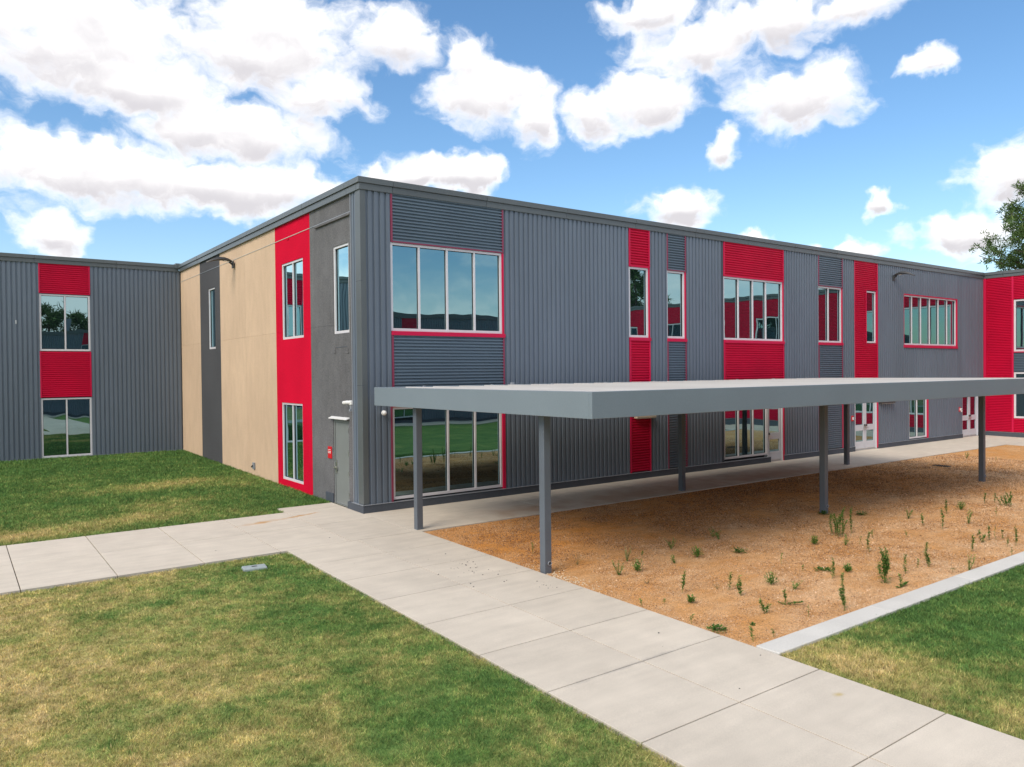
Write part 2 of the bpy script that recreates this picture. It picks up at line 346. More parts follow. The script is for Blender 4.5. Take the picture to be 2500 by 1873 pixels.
def wpart(name, W, box, m_, parent, **k):
    mb = MB(); mb.wbox(W, *box); return mb.build(name, m_, parent, **k)
def window(W, u0, u1, z0, z1, muls, parent, fw=.065, face=.012, glass_d=-.055, mull_w=.055):
    mb = MB()
    mb.wbox(W, u0, u0+fw, -.125, face, z0, z1); mb.wbox(W, u1-fw, u1, -.125, face, z0, z1)
    mb.wbox(W, u0+fw, u1-fw, -.125, face-.003, z1-fw, z1); mb.wbox(W, u0+fw, u1-fw, -.125, face-.003, z0, z0+fw+.01)
    w = mb.build('window', WHITEM, parent, bevel=.004)
    edges = [u0+fw] + list(muls) + [u1-fw]
    for q in muls:
        wpart('mullion', W, (q-mull_w/2, q+mull_w/2, -.12, face-.006, z0+fw+.01, z1-fw), WHITEM, w)
    for i, (a, b) in enumerate(zip(edges, edges[1:])):
        a2 = a + (mull_w/2 if i else 0); b2 = b - (mull_w/2 if i < len(edges)-2 else 0)
        tl = (random.random()-.5)*.012; g = .013
        mb = MB(); zz0 = z0+fw+.01; zz1 = z1-fw
        mb.quad(W(a2+g, glass_d, zz0+g), W(b2-g, glass_d+tl, zz0+g), W(b2-g, glass_d+tl*.5, zz1-g), W(a2+g, glass_d-tl*.5, zz1-g))
        mb.build('pane', GLASS, w)
        gk = MB()
        gk.wbox(W, a2, a2+g, -.1, glass_d+.018, zz0, zz1); gk.wbox(W, b2-g, b2, -.1, glass_d+.018, zz0, zz1)
        gk.wbox(W, a2+g, b2-g, -.1, glass_d+.018, zz0, zz0+g); gk.wbox(W, a2+g, b2-g, -.1, glass_d+.018, zz1-g, zz1)
        gk.build('gasket', DARK, w)
    return w
def trim(W, u0, u1, z0, z1, m_, parent, d=.056): return wpart('trim', W, (u0, u1, -.13, d, z0, z1), m_, parent)
def ledge(W, u0, u1, z, m_, parent, h=.11): return wpart('sill', W, (u0, u1, -.12, .075, z-h, z), m_, parent, bevel=.006)

# ------------------------------------------------------------------ the ground and the sheets on it
def grid_mesh(name, x0, x1, y0, y1, step, off, amp, m_, tonef, seed=0, obj=None, hf=None):
    nx = max(2, int((x1-x0)/step)+1); ny = max(2, int((y1-y0)/step)+1)
    X, Y = np.meshgrid(np.linspace(x0, x1, nx), np.linspace(y0, y1, ny))
    Z = .012*np.clip(Y, -34, 19.4) + off
    if amp:
        edge = np.minimum.reduce([X-x0, x1-X, Y-y0, y1-Y, np.full_like(X, .5)])/.5
        Z = Z + amp*(fbm(X*1.3, Y*1.3, seed)-.5)*edge
    if hf is not None: Z = Z + hf(X, Y)
    v = np.stack([X, Y, Z], -1).reshape(-1, 3)
    idx = np.arange(nx*ny).reshape(ny, nx)
    f = np.stack([idx[:-1, :-1], idx[:-1, 1:], idx[1:, 1:], idx[1:, :-1]], -1).reshape(-1, 4)
    me = bpy.data.meshes.new(name); me.from_pydata(v.tolist(), [], f.tolist()); me.materials.append(m_)
    if tonef is not None:
        t = np.clip(tonef(X, Y), 0, 1).reshape(-1).astype(np.float32)
        me.attributes.new('tone', 'FLOAT', 'POINT').data.foreach_set('value', t)
        me.attributes.new('lum', 'FLOAT', 'POINT').data.foreach_set('value', np.ones_like(t))
    me.polygons.foreach_set('use_smooth', [True]*len(f)); me.update()
    return tag(link(name, me), kind='structure')
_tab = rng.random((256, 256))
def vnoise(x, y, seed=0):
    x = np.asarray(x)+seed*17.3; y = np.asarray(y)+seed*9.1
    xi = np.floor(x).astype(int); yi = np.floor(y).astype(int); fx = x-xi; fy = y-yi
    fx = fx*fx*(3-2*fx); fy = fy*fy*(3-2*fy)
    g = lambda a, b: _tab[(b) % 256, (a) % 256]
    return (g(xi, yi)*(1-fx)+g(xi+1, yi)*fx)*(1-fy) + (g(xi, yi+1)*(1-fx)+g(xi+1, yi+1)*fx)*fy
def fbm(x, y, seed=0, o=4):
    s = 0; a = .5; t = 0
    for k in range(o): s = s + a*vnoise(np.asarray(x)*2**k, np.asarray(y)*2**k, seed+k*3); t += a; a *= .55
    return s/t
def sst(x, a, b):
    t = np.clip((x-a)/(b-a), 0, 1); return t*t*(3-2*t)
def blob(X, Y, cx, cy, rx, ry, ang=0):
    c, s = math.cos(ang), math.sin(ang); dx, dy = X-cx, Y-cy
    return np.exp(-(((dx*c+dy*s)/rx)**2+((-dx*s+dy*c)/ry)**2))
def tone_front(X, Y):      # dry towards the far left, green by the walks
    n = fbm(X*.75, Y*.75, 1); n2 = fbm(X*2.6, Y*2.6, 2)
    t = .64 + (n-.5)*.6 + (n2-.5)*.6 - .16*sst(X, -6.2, -3.6) + .12*sst(-X, 4.8, 7.5) 
    for (cx, cy, rx, ry, a) in ((-4.3, -7.6, .9, .7, -.42), (-6.0, -9.6, 1.0, .55, -.35), (-3.7, -5.2, .55, 1.6, -.34), (-4.6, -11.2, 1.0, .6, -.25), (-6.2, -5.0, 1.2, .35, -.38), (-3.5, -9.5, .35, 2.5, -.2),
                                (-3.9, -6.1, .35, .4, .3), (-5.2, -12.6, 1., .35, .25), (-7.8, -7.3, 1.6, 1.2, .22), (-6.9, -3.2, 2.5, .3, -.25)):
        t = t + .45*a*blob(X, Y, cx, cy, rx, ry)
    return np.maximum(t, .22)
def tone_back(X, Y):
    n = fbm(X*.6, Y*.5, 5); n2 = fbm(X*2.2, Y*1.8, 6)
    t = .28 + (n-.5)*.45 + (n2-.5)*.35 - .12*sst(Y, 8, 16)
    for (cx, cy, rx, ry, a) in ((-3.6, 8.2, 2.2, .9, .42), (-2.2, 9.0, 1.2, .7, .30), (-5.2, 3.0, 1.8, .8, .42), (-7.5, 2.2, 2.0, .7, .40), (-3.4, 4.8, 1.4, .9, .25), (-10, 2.4, 3, .8, .3)):
        t = t + a*blob(X, Y, cx, cy, rx, ry)
    return t
def tone_right(X, Y):
    n = fbm(X*.8, Y*.8, 8); n2 = fbm(X*2.6, Y*2.6, 9)
    t = .22 + (n-.5)*.55 + (n2-.5)*.5
    t = t + .55*blob(X, Y, .6, -13.4, 1.1, 1.5) + .3*blob(X, Y, 1.0, -15.6, 1.5, 1.2)
    return t
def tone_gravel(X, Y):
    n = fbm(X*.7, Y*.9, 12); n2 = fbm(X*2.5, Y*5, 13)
    t = .58 + (n-.5)*.55 + (n2-.5)*.55 - .24*sst(Y, -8.6, -5.0) + .12*sst(X, 16, 22) - .12*blob(X, Y, 1.2, -6.5, 1.2, 3)  # canopy shade put into the tone: deeper orange under the roof
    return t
ground = grid_mesh('ground', -400, 400, -400, 400, 20, -.25, 0, TURF, lambda X, Y: .35+(fbm(X*.05, Y*.05, 3)-.5)*.5)
lawn_front = grid_mesh('lawn', -24, -3.13, -36, -2.88, .12, -.035, .02, TURF, tone_front, 1)
lawn_back = grid_mesh('lawn', -26, -.02, 1.42, 19.38, .15, -.03, .05, TURF, tone_back, 2)
lawn_right = grid_mesh('lawn', .15, 32, -33.8, -12.43, .15, -.035, .03, TURF, tone_right, 3)
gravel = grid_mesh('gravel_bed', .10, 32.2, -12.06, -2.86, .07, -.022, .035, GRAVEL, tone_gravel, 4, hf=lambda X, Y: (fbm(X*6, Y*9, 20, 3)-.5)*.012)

# concrete walks: every slab is a piece of its own
def walk(name):
    return tag(empty(name), kind='structure')
def slab(par, x0, x1, y0, y1, g=.0085, dz=0.):
    x0 += g; x1 -= g; y0 += g; y1 -= g; c = .003; t = .12
    cx, cy = (x0+x1)/2, (y0+y1)/2
    j = random.uniform(-.001, .001)+dz
    mb = MB(); z = lambda x, y: gz(x, y)-gz(cx, cy)+j
    A = [(x0, y0), (x1, y0), (x1, y1), (x0, y1)]; I = [(x0+c, y0+c), (x1-c, y0+c), (x1-c, y1-c), (x0+c, y1-c)]
    bot = [(x-cx, y-cy, z(x, y)-t) for x, y in A]; mid = [(x-cx, y-cy, z(x, y)-c) for x, y in A]; top = [(x-cx, y-cy, z(x, y)) for x, y in I]
    mb.poly(top)
    for k in range(4):
        n = (k+1) % 4; mb.quad(bot[k], bot[n], mid[n], mid[k]); mb.quad(mid[k], mid[n], top[n], top[k])
    return mb.build('slab', CONC, par, loc=(cx, cy, gz(cx, cy)))
def bed(par, x0, x1, y0, y1):     # the dark filler seen in the joints
    MB_ = MB(); MB_.hexa([(x0, y0, gz(0, y0)-.2), (x1, y0, gz(0, y0)-.2), (x1, y1, gz(0, y1)-.2), (x0, y1, gz(0, y1)-.2), (x0, y0, gz(0, y0)-.03), (x1, y0, gz(0, y0)-.03), (x1, y1, gz(0, y1)-.03), (x0, y1, gz(0, y1)-.03)])
    MB_.build('joint_filler', JOINTC, par)
ys = [-2.80, -4.20, -5.64, -7.08, -8.55, -10.05, -11.50, -13.03, -14.57] + [-14.57-1.5*k for k in range(1, 14)]
main = walk('main_walkway'); bed(main, -3.09, .09, -33.9, -2.81)
for a, b in zip(ys, ys[1:]):
    slab(main, -3.10, -1.50, b, a); slab(main, -1.50, .11, b, a)
left = walk('left_walkway'); bed(left, -24.9, -.06, -2.79, 1.34)
xs = [-.05, -1.64, -3.23, -4.76, -6.30, -7.82] + [-7.82-1.52*k for k in range(1, 12)]
for a, b in zip(xs, xs[1:]):
    slab(left, b, a, -2.80, -.66); slab(left, b, a, -.66, 1.36)
slab(left, -1.64, -.05, 1.36, 2.02)
wallw = walk('wall_walkway'); bed(wallw, -.04, 32.1, -2.84, -.02); bed(wallw, 32.12, 36.6, -33.9, -.02)
xs = [-.05] + [4.33*k for k in range(1, 8)] + [32.2]
for a, b in zip(xs, xs[1:]): slab(wallw, a, b, -2.85, .0)
slab(wallw, 32.2, 36.7, -2.85, 0)
for k in range(7): slab(wallw, 32.2, 36.7, -2.85-4.45*(k+1), -2.85-4.45*k)
far = walk('far_walkway'); bed(far, -24.9, 36.6, -36.9, -34.02)
for k in range(14): slab(far, -25+4.4*k, -25+4.4*(k+1), -37, -34)
edge = walk('concrete_edging')
for k in range(11):
    x0 = .125+2.92*k; x1 = min(32.2, x0+2.92); mb = MB()
    y0, y1 = -12.43, -12.06
    b = .012
    zz = gz(0, -12.2)-.015
    mb.box(x0+.003, x1-.003, y0, y1, zz-.2, zz+.03+random.uniform(-.002, .002)); mb.build('edging_block', CURB, edge, bevel=b)

# ------------------------------------------------------------------ the school building
S = tag(empty('school_building', (0, 0, 0)), 'two-storey school clad in grey ribbed metal with red panels and beige stucco end wall', 'building')
mb = MB(); mb.box(.13, 60, .13, 34, -.2, 8.5); mb.box(-30, .13, 19.53, 34, -.2, 8.5); mb.box(36.83, 60, -34, .13, -.2, 8.5)
mb.build('backing_wall', CORE, S)
mb = MB(); mb.box(0.1, 60, .1, 34, 8.5, 8.56); mb.box(-30, .1, 19.5, 34, 8.5, 8.56); mb.box(36.8, 60, -34, .1, 8.5, 8.56)
mb.build('roof', DECK, S)
ZT = 8.50; LO = .215
# -- long facade A: (u0, u1) siding runs and window bays
for a, b in ((.06, .84), (4.56, 9.76), (10.75, 11.60), (12.60, 14.60), (18.46, 20.90), (22.76, 23.70)):
    lo = LO
    ribs(WA, a, b, lo, ZT, GREY, S)
ribs(WA, 25.68, 28.05, LO, ZT, GREY, S); ribs(WA, 28.05, 33.55, 7.24, ZT, GREY, S)
ribs(WA, 28.05, 28.52, LO, 4.66, GREY, S); ribs(WA, 30.45, 33.55, LO, 4.66, GREY, S); ribs(WA, 28.52, 30.45, 2.80, 4.66, GREY, S)
ribs(WA, 33.55, 34.1, LO, ZT, GREY, S); ribs(WA, 34.1, 36.02, 2.45, ZT, GREY, S); ribs(WA, 36.02, 36.68, LO, ZT, GREY, S)
def bay(W, u0, u1, muls, panel, trm, upper=True, lower=True, low_panel=None, wu=None, name='ribbed_panel'):
    """window column: ribbed panel over and under an upper window, trims down both sides"""
    tw = .055; wu0, wu1 = wu or (u0+.0, u1-.06)
    ribs(W, u0+tw, u1-tw, 7.23, ZT, panel, S, name, False)
    ribs(W, u0+tw, u1-tw, 2.80, 4.70, panel, S, name, False)
    for q in (u0, u1-tw):
        trim(W, q, q+tw, 7.23, ZT, trm, S); trim(W, q, q+tw, 2.80, 4.70, trm, S)
    trim(W, u0, u1, 7.195, 7.228, trm, S, .05)
    window(W, wu0, wu1, 4.81, 7.19, muls, S)
    ledge(W, u0-.0, u1+.02, 4.805, REDTRIM, S)
    trim(W, u1-.058, u1, 4.81, 7.19, REDTRIM, S, .04)
# bay 1, the big corner window
bay(WA, .84, 4.56, (1.72, 2.62, 3.54), GREYR, MAUVE)
window(WA, .84, 4.46, .26, 2.76, (1.70, 2.60, 3.52), S); trim(WA, 4.465, 4.56, LO, 2.795, REDTRIM, S, .05); trim(WA, .775, .835, LO, 2.795, MAUVE, S, .05); trim(WA, .84, 4.46, 2.763, 2.797, REDTRIM, S, .05)
# red column
bay(WA, 9.76, 10.75, (), RED, REDTRIM)
ribs(WA, 9.815, 10.695, .24, 2.797, RED, S, 'ribbed_panel', False); trim(WA, 9.76, 9.813, LO, 2.797, REDTRIM, S); trim(WA, 10.697, 10.75, LO, 2.797, REDTRIM, S)
# grey column
bay(WA, 11.60, 12.60, (), GREYR, MAUVE)
ribs(WA, 11.655, 12.545, .24, 2.797, GREYR, S, 'ribbed_panel', False); trim(WA, 11.60, 11.653, LO, 2.797, MAUVE, S); trim(WA, 12.547, 12.60, LO, 2.797, MAUVE, S)
# wide red bay
trim(WA, 14.603, 14.69, LO, ZT, PLINTH, S, .03)
bay(WA, 14.70, 18.46, (15.61, 16.50, 17.33), RED, REDTRIM)
window(WA, 14.70, 17.36, .30, 2.76, (15.58, 16.48), S); trim(WA, 14.70, 18.44, 2.763, 2.797, REDTRIM, S, .05); trim(WA, 18.41, 18.455, .0, 2.76, REDTRIM, S, .05)
# grey bay
bay(WA, 20.90, 22.76, (21.72,), GREYR, MAUVE)
ribs(WA, 20.955, 22.705, .24, 2.797, GREYR, S, 'ribbed_panel', False); trim(WA, 20.90, 20.953, LO, 2.797, MAUVE, S); trim(WA, 22.707, 22.76, LO, 2.797, REDTRIM, S)
# tall red column with the off-centre window
ribs(WA, 23.755, 25.625, 7.23, ZT, RED, S, 'ribbed_panel', False); ribs(WA, 23.755, 24.66, 4.81, 7.228, RED, S, 'ribbed_panel', False); ribs(WA, 23.755, 25.625, 2.45, 4.808, RED, S, 'ribbed_panel', False)
trim(WA, 23.70, 23.753, 2.45, ZT, REDTRIM, S); trim(WA, 25.627, 25.68, .05, ZT, REDTRIM, S); trim(WA, 24.662, 24.708, 4.81, 7.228, REDTRIM, S)
window(WA, 24.71, 25.55, 4.84, 7.19, (), S); trim(WA, 25.553, 25.624, 4.81, 7.228, REDTRIM, S, .05)
# six-pane window in the siding
window(WA, 28.08, 33.45, 4.80, 7.19, (28.90, 29.78, 30.68, 31.58, 32.50), S)
ledge(WA, 28.03, 33.56, 4.795, REDTRIM, S, .13); trim(WA, 33.452, 33.55, 4.80, 7.238, REDTRIM, S, .055); trim(WA, 28.052, 28.078, 4.80, 7.238, REDTRIM, S, .05); trim(WA, 28.08, 33.45, 7.193, 7.238, REDTRIM, S, .055)
# low two-pane window
window(WA, 28.55, 30.33, .26, 2.76, (29.38,), S); trim(WA, 30.335, 30.45, LO, 2.797, REDTRIM, S, .05); trim(WA, 28.525, 28.548, LO, 2.797, DARK, S, .03); trim(WA, 28.55, 30.33, 2.763, 2.797, REDTRIM, S, .05)
# doors
def glazed_door(W, u0, u1, z0, z1, parent, m_, handle_left=True, frame=.06):
    mid = z0+.98; st = .13; mb = MB()
    mb.wbox(W, u0, u0+st, -.09, -.03, z0, z1); mb.wbox(W, u1-st, u1, -.09, -.03, z0, z1)
    for a, b in ((z0, z0+.36), (mid-.13, mid+.13), (z1-.15, z1)): mb.wbox(W, u0+st, u1-st, -.089, -.031, a, b)
    d = mb.build('door', m_, parent, bevel=.004)
    for a, b in ((z0+.36, mid-.13), (mid+.13, z1-.15)):
        mb = MB(); mb.quad(W(u0+st, -.06, a), W(u1-st, -.06, a), W(u1-st, -.06, b), W(u0+st, -.06, b)); mb.build('pane', GLASS, d)
    hu = u0+.07 if handle_left else u1-.07; s = 1 if handle_left else -1
    mb = MB(); mb.wbox(W, hu-.03, hu+.03, -.03, .0, mid-.10, mid+.16)
    mb.wbox(W, hu-.012, hu+.012, 0, .045, mid-.02, mid+.01); mb.wbox(W, min(hu, hu+s*.13), max(hu, hu+s*.13), .03, .05, mid-.02, mid+.01)
    mb.build('handle', METAL, d, bevel=.003)
    mb = MB(); mb.wbox(W, hu-.028, hu+.028, 0, .03, mid+.06, mid+.15); mb.build('keypad', BLACKM, d)
    wpart('kick_strip', W, (u0+.02, u1-.02, -.03, -.024, z0+.02, z0+.05), METAL, d)
    return d
def door_frame(W, u0, u1, z1, parent, m_, f=.05):
    mb = MB(); mb.wbox(W, u0-f, u0, -.125, .02, 0., z1); mb.wbox(W, u1, u1+f, -.125, .02, 0., z1); mb.wbox(W, u0-f, u1+f, -.125, .02, z1, z1+f)
    mb.build('door_frame', m_, parent, bevel=.004)
    wpart('threshold', W, (u0, u1, -.12, .03, .0, .03), METAL, parent)
door_frame(WA, 17.42, 18.35, 2.70, S, DOORW); glazed_door(WA, 17.425, 18.345, .035, 2.695, S, DOORW)
door_frame(WA, 23.76, 25.57, 2.38, S, DOORW); glazed_door(WA, 23.765, 24.66, .035, 2.375, S, DOORW, False); glazed_door(WA, 24.67, 25.565, .035, 2.375, S, DOORW)
door_frame(WA, 34.16, 35.96, 2.38, S, DOORW); glazed_door(WA, 34.165, 35.055, .035, 2.375, S, DOORW, False); glazed_door(WA, 35.065, 35.955, .035, 2.375, S, DOORW)
for W, a, b in ((WA, -.075, 17.50), (WA, 18.42, 23.68), (WA, 25.66, 34.08), (WA, 36.04, 36.6)):
    wpart('plinth', W, (a, b, -.12, .085, -.25, .20), PLINTH, S, bevel=.006)
    wpart('flashing', W, (a-.01, b+.01, -.12, .10, .202, .214), FLASH, S)
# corner cladding on the end wall B
mb = MB(); mb.wbox(WB, -.045, .26, -.12, .045, LO, ZT); mb.build('corner_trim', FLASH if False else COPING, S, bevel=.01)
wpart('corner_panel', WB, (.262, .56, -.12, .012, LO, ZT), GREY, S); wpart('corner_rib', WB, (.40, .43, -.1, .03, LO, ZT), GREY, S); wpart('corner_bead', WB, (.562, .59, -.12, .04, .1, ZT), FLASH, S)
wpart('plinth', WB, (.122, .90, -.12, .075, -.25, .20), PLINTH, S, bevel=.006); wpart('flashing', WB, (.122, .60, -.12, .095, .203, .215), FLASH, S)
for z in (3.35, 6.1): wpart('seam', WB, (-.046, .262, .0, .0465, z, z+.012), PLINTH, S)
# end wall B: stucco bands, each split at the two horizontal joints
ZJ1, ZJ2 = 5.05, 8.02
def band(u0, u1, m_, holes=()):
    for z0, z1 in ((-.25, ZJ1-.002), (ZJ1+.002, ZJ2), (ZJ2+.02, ZT)):
        hs = [(a, b, max(c, z0), min(e, z1)) for a, b, c, e in holes if c < z1 and e > z0]
        slab_holes(WB, u0, u1, z0, z1, hs, m_, S, 'stucco_panel')
    wpart('joint_bead', WB, (u0, u1, -.05, .012, ZJ2+.001, ZJ2+.019), JOINT if m_ is not GSTUC and m_ is not DGSTUC else FLASH, S)
band(.592, 3.54, GSTUC, [(.80, 1.84, 4.79, 7.23), (.93, 1.97, -.25, 2.38)])
band(3.544, 6.56, RSTUC, [(4.12, 5.98, 4.80, 7.24), (4.30, 6.14, .26, 2.76)])
band(6.564, 9.80, BEIGE); band(9.806, 13.00, BEIGE)
band(13.004, 16.0, DGSTUC, [(13.74, 14.72, 4.76, 7.26)])
band(16.004, 19.38, BEIGE)
wpart('stucco_ledge', WB, (.60, 3.05, 0, .06, 7.93, 8.0), GSTUC, S, bevel=.01)
window(WB, .80, 1.84, 4.79, 7.23, (), S, face=-.02, glass_d=-.085); window(WB, 4.12, 5.98, 4.80, 7.24, (5.05,), S, face=-.02, glass_d=-.085)
window(WB, 4.30, 6.14, .26, 2.76, (5.22,), S, face=-.02, glass_d=-.085); window(WB, 13.74, 14.72, 4.76, 7.26, (), S, face=-.02, glass_d=-.085)
# grey service door
mb = MB(); mb.wbox(WB, .93, .985, -.12, -.02, 0, 2.38); mb.wbox(WB, 1.915, 1.97, -.12, -.02, 0, 2.38); mb.wbox(WB, .985, 1.915, -.12, -.02, 2.32, 2.38); mb.build('door_frame', DOORG, S, bevel=.004)
dr = wpart('door', WB, (.99, 1.91, -.09, -.045, .03, 2.315), DOORG, S, bevel=.003)
for z in (.28, .86, 1.42, 2.05): wpart('hinge', WB, (.972, 1.0, -.05, -.012, z, z+.13), METAL, dr)
mb = MB(); mb.wbox(WB, 1.80, 1.86, -.045, -.02, .92, 1.24); mb.tube([WB(1.83, -.02, 1.20), WB(1.83, .03, 1.19), WB(1.83, .035, 1.08), WB(1.83, -.02, 1.03)], .009); mb.wbox(WB, 1.74, 1.93, -.01, .02, 1.015, 1.04); mb.wbox(WB, 1.80, 1.855, -.045, -.01, .88, .97)
mb.build('handle', METAL, dr)
wpart('threshold', WB, (.93, 1.97, -.12, .02, .0, .028), METAL, S)
mb = MB(); mb.hexa([WB(.86, 0, 2.44), WB(2.08, 0, 2.44), WB(2.08, .10, 2.41), WB(.86, .10, 2.41), WB(.86, 0, 2.475), WB(2.08, 0, 2.475), WB(2.08, .10, 2.43), WB(.86, .10, 2.43)])
mb.build('drip_cap', WHITEP, S)
# patched anchor marks left in the stucco over the door
for y_, z_ in ((1.78, 4.25), (.92, 4.22)):
    mb = MB(); mb.wbox(WB, y_-.07, y_+.07, 0, .02, z_, z_+.045); mb.wbox(WB, y_-.035, y_+.05, 0, .014, z_+.045, z_+.17); mb.build('patch', GSTUC, S, bevel=.008)
wpart('patch_groove', WB, (.95, 1.70, 0, .006, 4.40, 4.415), PLINTH, S); wpart('patch', WB, (5.25, 5.42, 0, .02, 7.95, 8.0), RSTUC, S)
wpart('plinth', WB, (1.98, 2.50, -.12, .035, -.25, .28), PLINTH, S, bevel=.006)
# -- left wing C
ribs(WC, -30, -5.66, .24, ZT, GREY, S); ribs(WC, -3.74, -.02, .24, ZT, GREY, S)
for z0, z1 in ((7.23, ZT), (2.80, 4.76)):
    ribs(WC, -5.61, -3.79, z0, z1, RED, S, 'ribbed_panel', False); trim(WC, -5.66, -5.612, z0, z1, REDTRIM, S); trim(WC, -3.788, -3.74, z0, z1, REDTRIM, S)
window(WC, -5.65, -3.75, 4.78, 7.20, (-4.70,), S, fw=.07); window(WC, -5.65, -3.75, .24, 2.77, (-4.70,), S, fw=.07)
wpart('flashing', WC, (-30, 0, -.12, .075, .205, .235), FLASH, S); wpart('plinth', WC, (-30, 0, -.12, .03, -.2, .203), PLINTH, S)
wpart('scuff', WC, (-6.50, -6.47, .04, .052, 5.9, 6.05), WHITEP, S)
# -- right wing D
trim(WD, -.16, -.01, .2, ZT, REDTRIM, S, .07)
ribs(WD, -1.40, -.162, .23, ZT, RED, S, 'ribbed_panel', False); trim(WD, -1.49, -1.402, .23, ZT, REDTRIM, S, .05)
y0 = -1.49
for n in range(4):
    L_ = 6.0 if n % 2 == 0 else 4.5
    y1 = y0-L_
    ribs(WD, y1, y0-.002, 7.26, ZT, RED, S, 'ribbed_panel', False); ribs(WD, y1, y0-.002, 3.45, 4.44, GREYR, S, 'ribbed_panel', False); ribs(WD, y1, y0-.002, .23, .96, RED, S, 'ribbed_panel', False)
    mu = [y1+L_*k/5 for k in range(1, 5)]
    window(WD, y1, y0-.002, 4.50, 7.24, mu, S, fw=.09); window(WD, y1, y0-.002, .98, 3.41, mu, S, fw=.09); ledge(WD, y1, y0, 4.495, REDTRIM, S, .05)
    y2 = y1-2.4
    ribs(WD, y2, y1-.002, .23, ZT, RED, S, 'ribbed_panel', False); y0 = y2
ribs(WD, -34, y0, .23, ZT, GREY, S)
wpart('plinth', WD, (-34, -.01, -.12, .10, -.5, .21), PLINTH, S, bevel=.006); wpart('flashing', WD, (-34, -.01, -.12, .115, .212, .224), FLASH, S)
# -- coping: two stepped courses in 3.05 m lengths
def coping(W, cuts, top0=None):
    for i, (a, b) in enumerate(zip(cuts, cuts[1:])):
        g = .004; j = random.uniform(-.002, .002)
        mb = MB(); mb.wbox(W, a+g, b-g, -.12, .075+j, 8.485, 8.655)
        mb.wbox(W, (a+g if i or top0 is None else top0), b-g, -.45, .115+j, 8.658, 8.81); mb.build('coping', COPING, S, bevel=.006)
coping(WA, [-.0795, .9] + [.9+3.05*k for k in range(1, 12)] + [36.58], -.115)
coping(WB, [.122, .80, 3.85, 6.9, 9.95, 13.0, 16.05, 19.3], .452)
coping(WC, [-30, -27.2, -24.1, -21.1, -18, -15, -12, -8.9, -5.8, -2.7, -.08])
coping(WD, [-34, -31, -28, -25, -22, -19, -16, -13, -10, -7, -4, -1, .0])
wpart('coping_end', WC, (-.24, .0, -.4, .17, 8.63, 8.87), COPING, S, bevel=.006)

# ------------------------------------------------------------------ canopy
CAN = tag(empty('canopy', (9.7, -5, 0)), 'flat grey steel canopy on six square posts in front of the long facade', 'canopy')
CAN_O = (9.7, -5, 0)
def cpart(name, b, m_, par=CAN, **k):
    mb = MB(); mb.box(b[0]-CAN_O[0], b[1]-CAN_O[0], b[2]-CAN_O[1], b[3]-CAN_O[1], b[4], b[5]); return mb.build(name, m_, par, **k)
X0, X1, Y0, Y1, ZB, ZC = -.13, 19.6, -9.05, -.92, 2.862, 3.32
cpart('fascia', (X0, X1, Y0, Y0+.08, ZB, ZC), CANOPY, bevel=.008); cpart('fascia', (X0, X1, Y1-.08, Y1, ZB, ZC), CANOPY, bevel=.008)
cpart('fascia', (X0+.001, X0+.08, Y0+.081, Y1-.081, ZB+.001, ZC-.001), CANOPY, bevel=.006); cpart('fascia', (X1-.08, X1-.001, Y0+.081, Y1-.081, ZB+.001, ZC-.001), CANOPY, bevel=.006)
n = 24; w = (X1-X0-.16)/n
for k in range(n):
    a = X0+.08+k*w; mb = MB()
    for (p, q, h) in ((.01, w-.05, .0), (w-.05, w-.005, .022)):
        mb.box(a+p-CAN_O[0], a+q-CAN_O[0], Y0+.085-CAN_O[1], Y1-.085-CAN_O[1], ZC-.10, ZC-.022+h)
    mb.build('roof_pan', DECK, CAN)
for k in range(9):
    x_ = 1.2+2.15*k; cpart('bracket', (x_, x_+.06, Y1-.18, Y1-.12, ZC-.02, ZC+.018), FLASH)
cpart('conduit_box', (4.0, 4.08, Y1-.25, Y1-.16, ZC-.02, ZC+.06), FLASH)
for y_ in (-7.22, -2.52): cpart('beam', (X0+.081, X1-.081, y_-.1, y_+.1, ZB+.03, ZC-.101), DECK)
for k in range(7): x_ = X0+.3+k*(X1-X0-.6)/6; cpart('joist', (x_-.05, x_+.05, Y0+.082, -7.322, ZB+.06, ZC-.102), DECK); cpart('joist', (x_-.05, x_+.05, -7.118, -2.622, ZB+.06, ZC-.102), DECK); cpart('joist', (x_-.05, x_+.05, -2.418, Y1-.082, ZB+.06, ZC-.102), DECK)
posts = [(.16, -2.60), (9.38, -2.62), (19.2, -2.28), (.21, -7.35), (9.66, -7.20), (18.8, -7.27)]
for i, (px_, py_) in enumerate(posts):
    g = gz(px_, py_); h = .079
    p = cpart('post', (px_-h, px_+h, py_-h, py_+h, g-.06, ZB+.10), POST, bevel=.008)
    if i >= 3:    # rain outlet at the foot of the front posts
        mb = MB(); r = .042; cz = g+.17; cx, cy = px_+.025-CAN_O[0], py_-h-.001-CAN_O[1]; nn = 16
        for q in range(nn):
            a, b = q*2*math.pi/nn, (q+1)*2*math.pi/nn
            P = lambda t, rr, d: (cx+rr*math.cos(t), cy-d, cz+rr*math.sin(t))
            mb.quad(P(a, r, .02), P(b, r, .02), P(b, r-.012, .02), P(a, r-.012, .02)); mb.quad(P(a, r, 0), P(b, r, 0), P(b, r, .02), P(a, r, .02)); mb.quad(P(a, r-.012, .02), P(b, r-.012, .02), P(b, r-.012, .002), P(a, r-.012, .002))
        mb.build('drain_outlet', FLASH, p)
        mb = MB(); mb.poly([(cx+(r-.01)*math.cos(q*2*math.pi/nn), cy-.004, cz+(r-.01)*math.sin(q*2*math.pi/nn)) for q in range(nn)]); mb.build('outlet_hole', DARK, p)

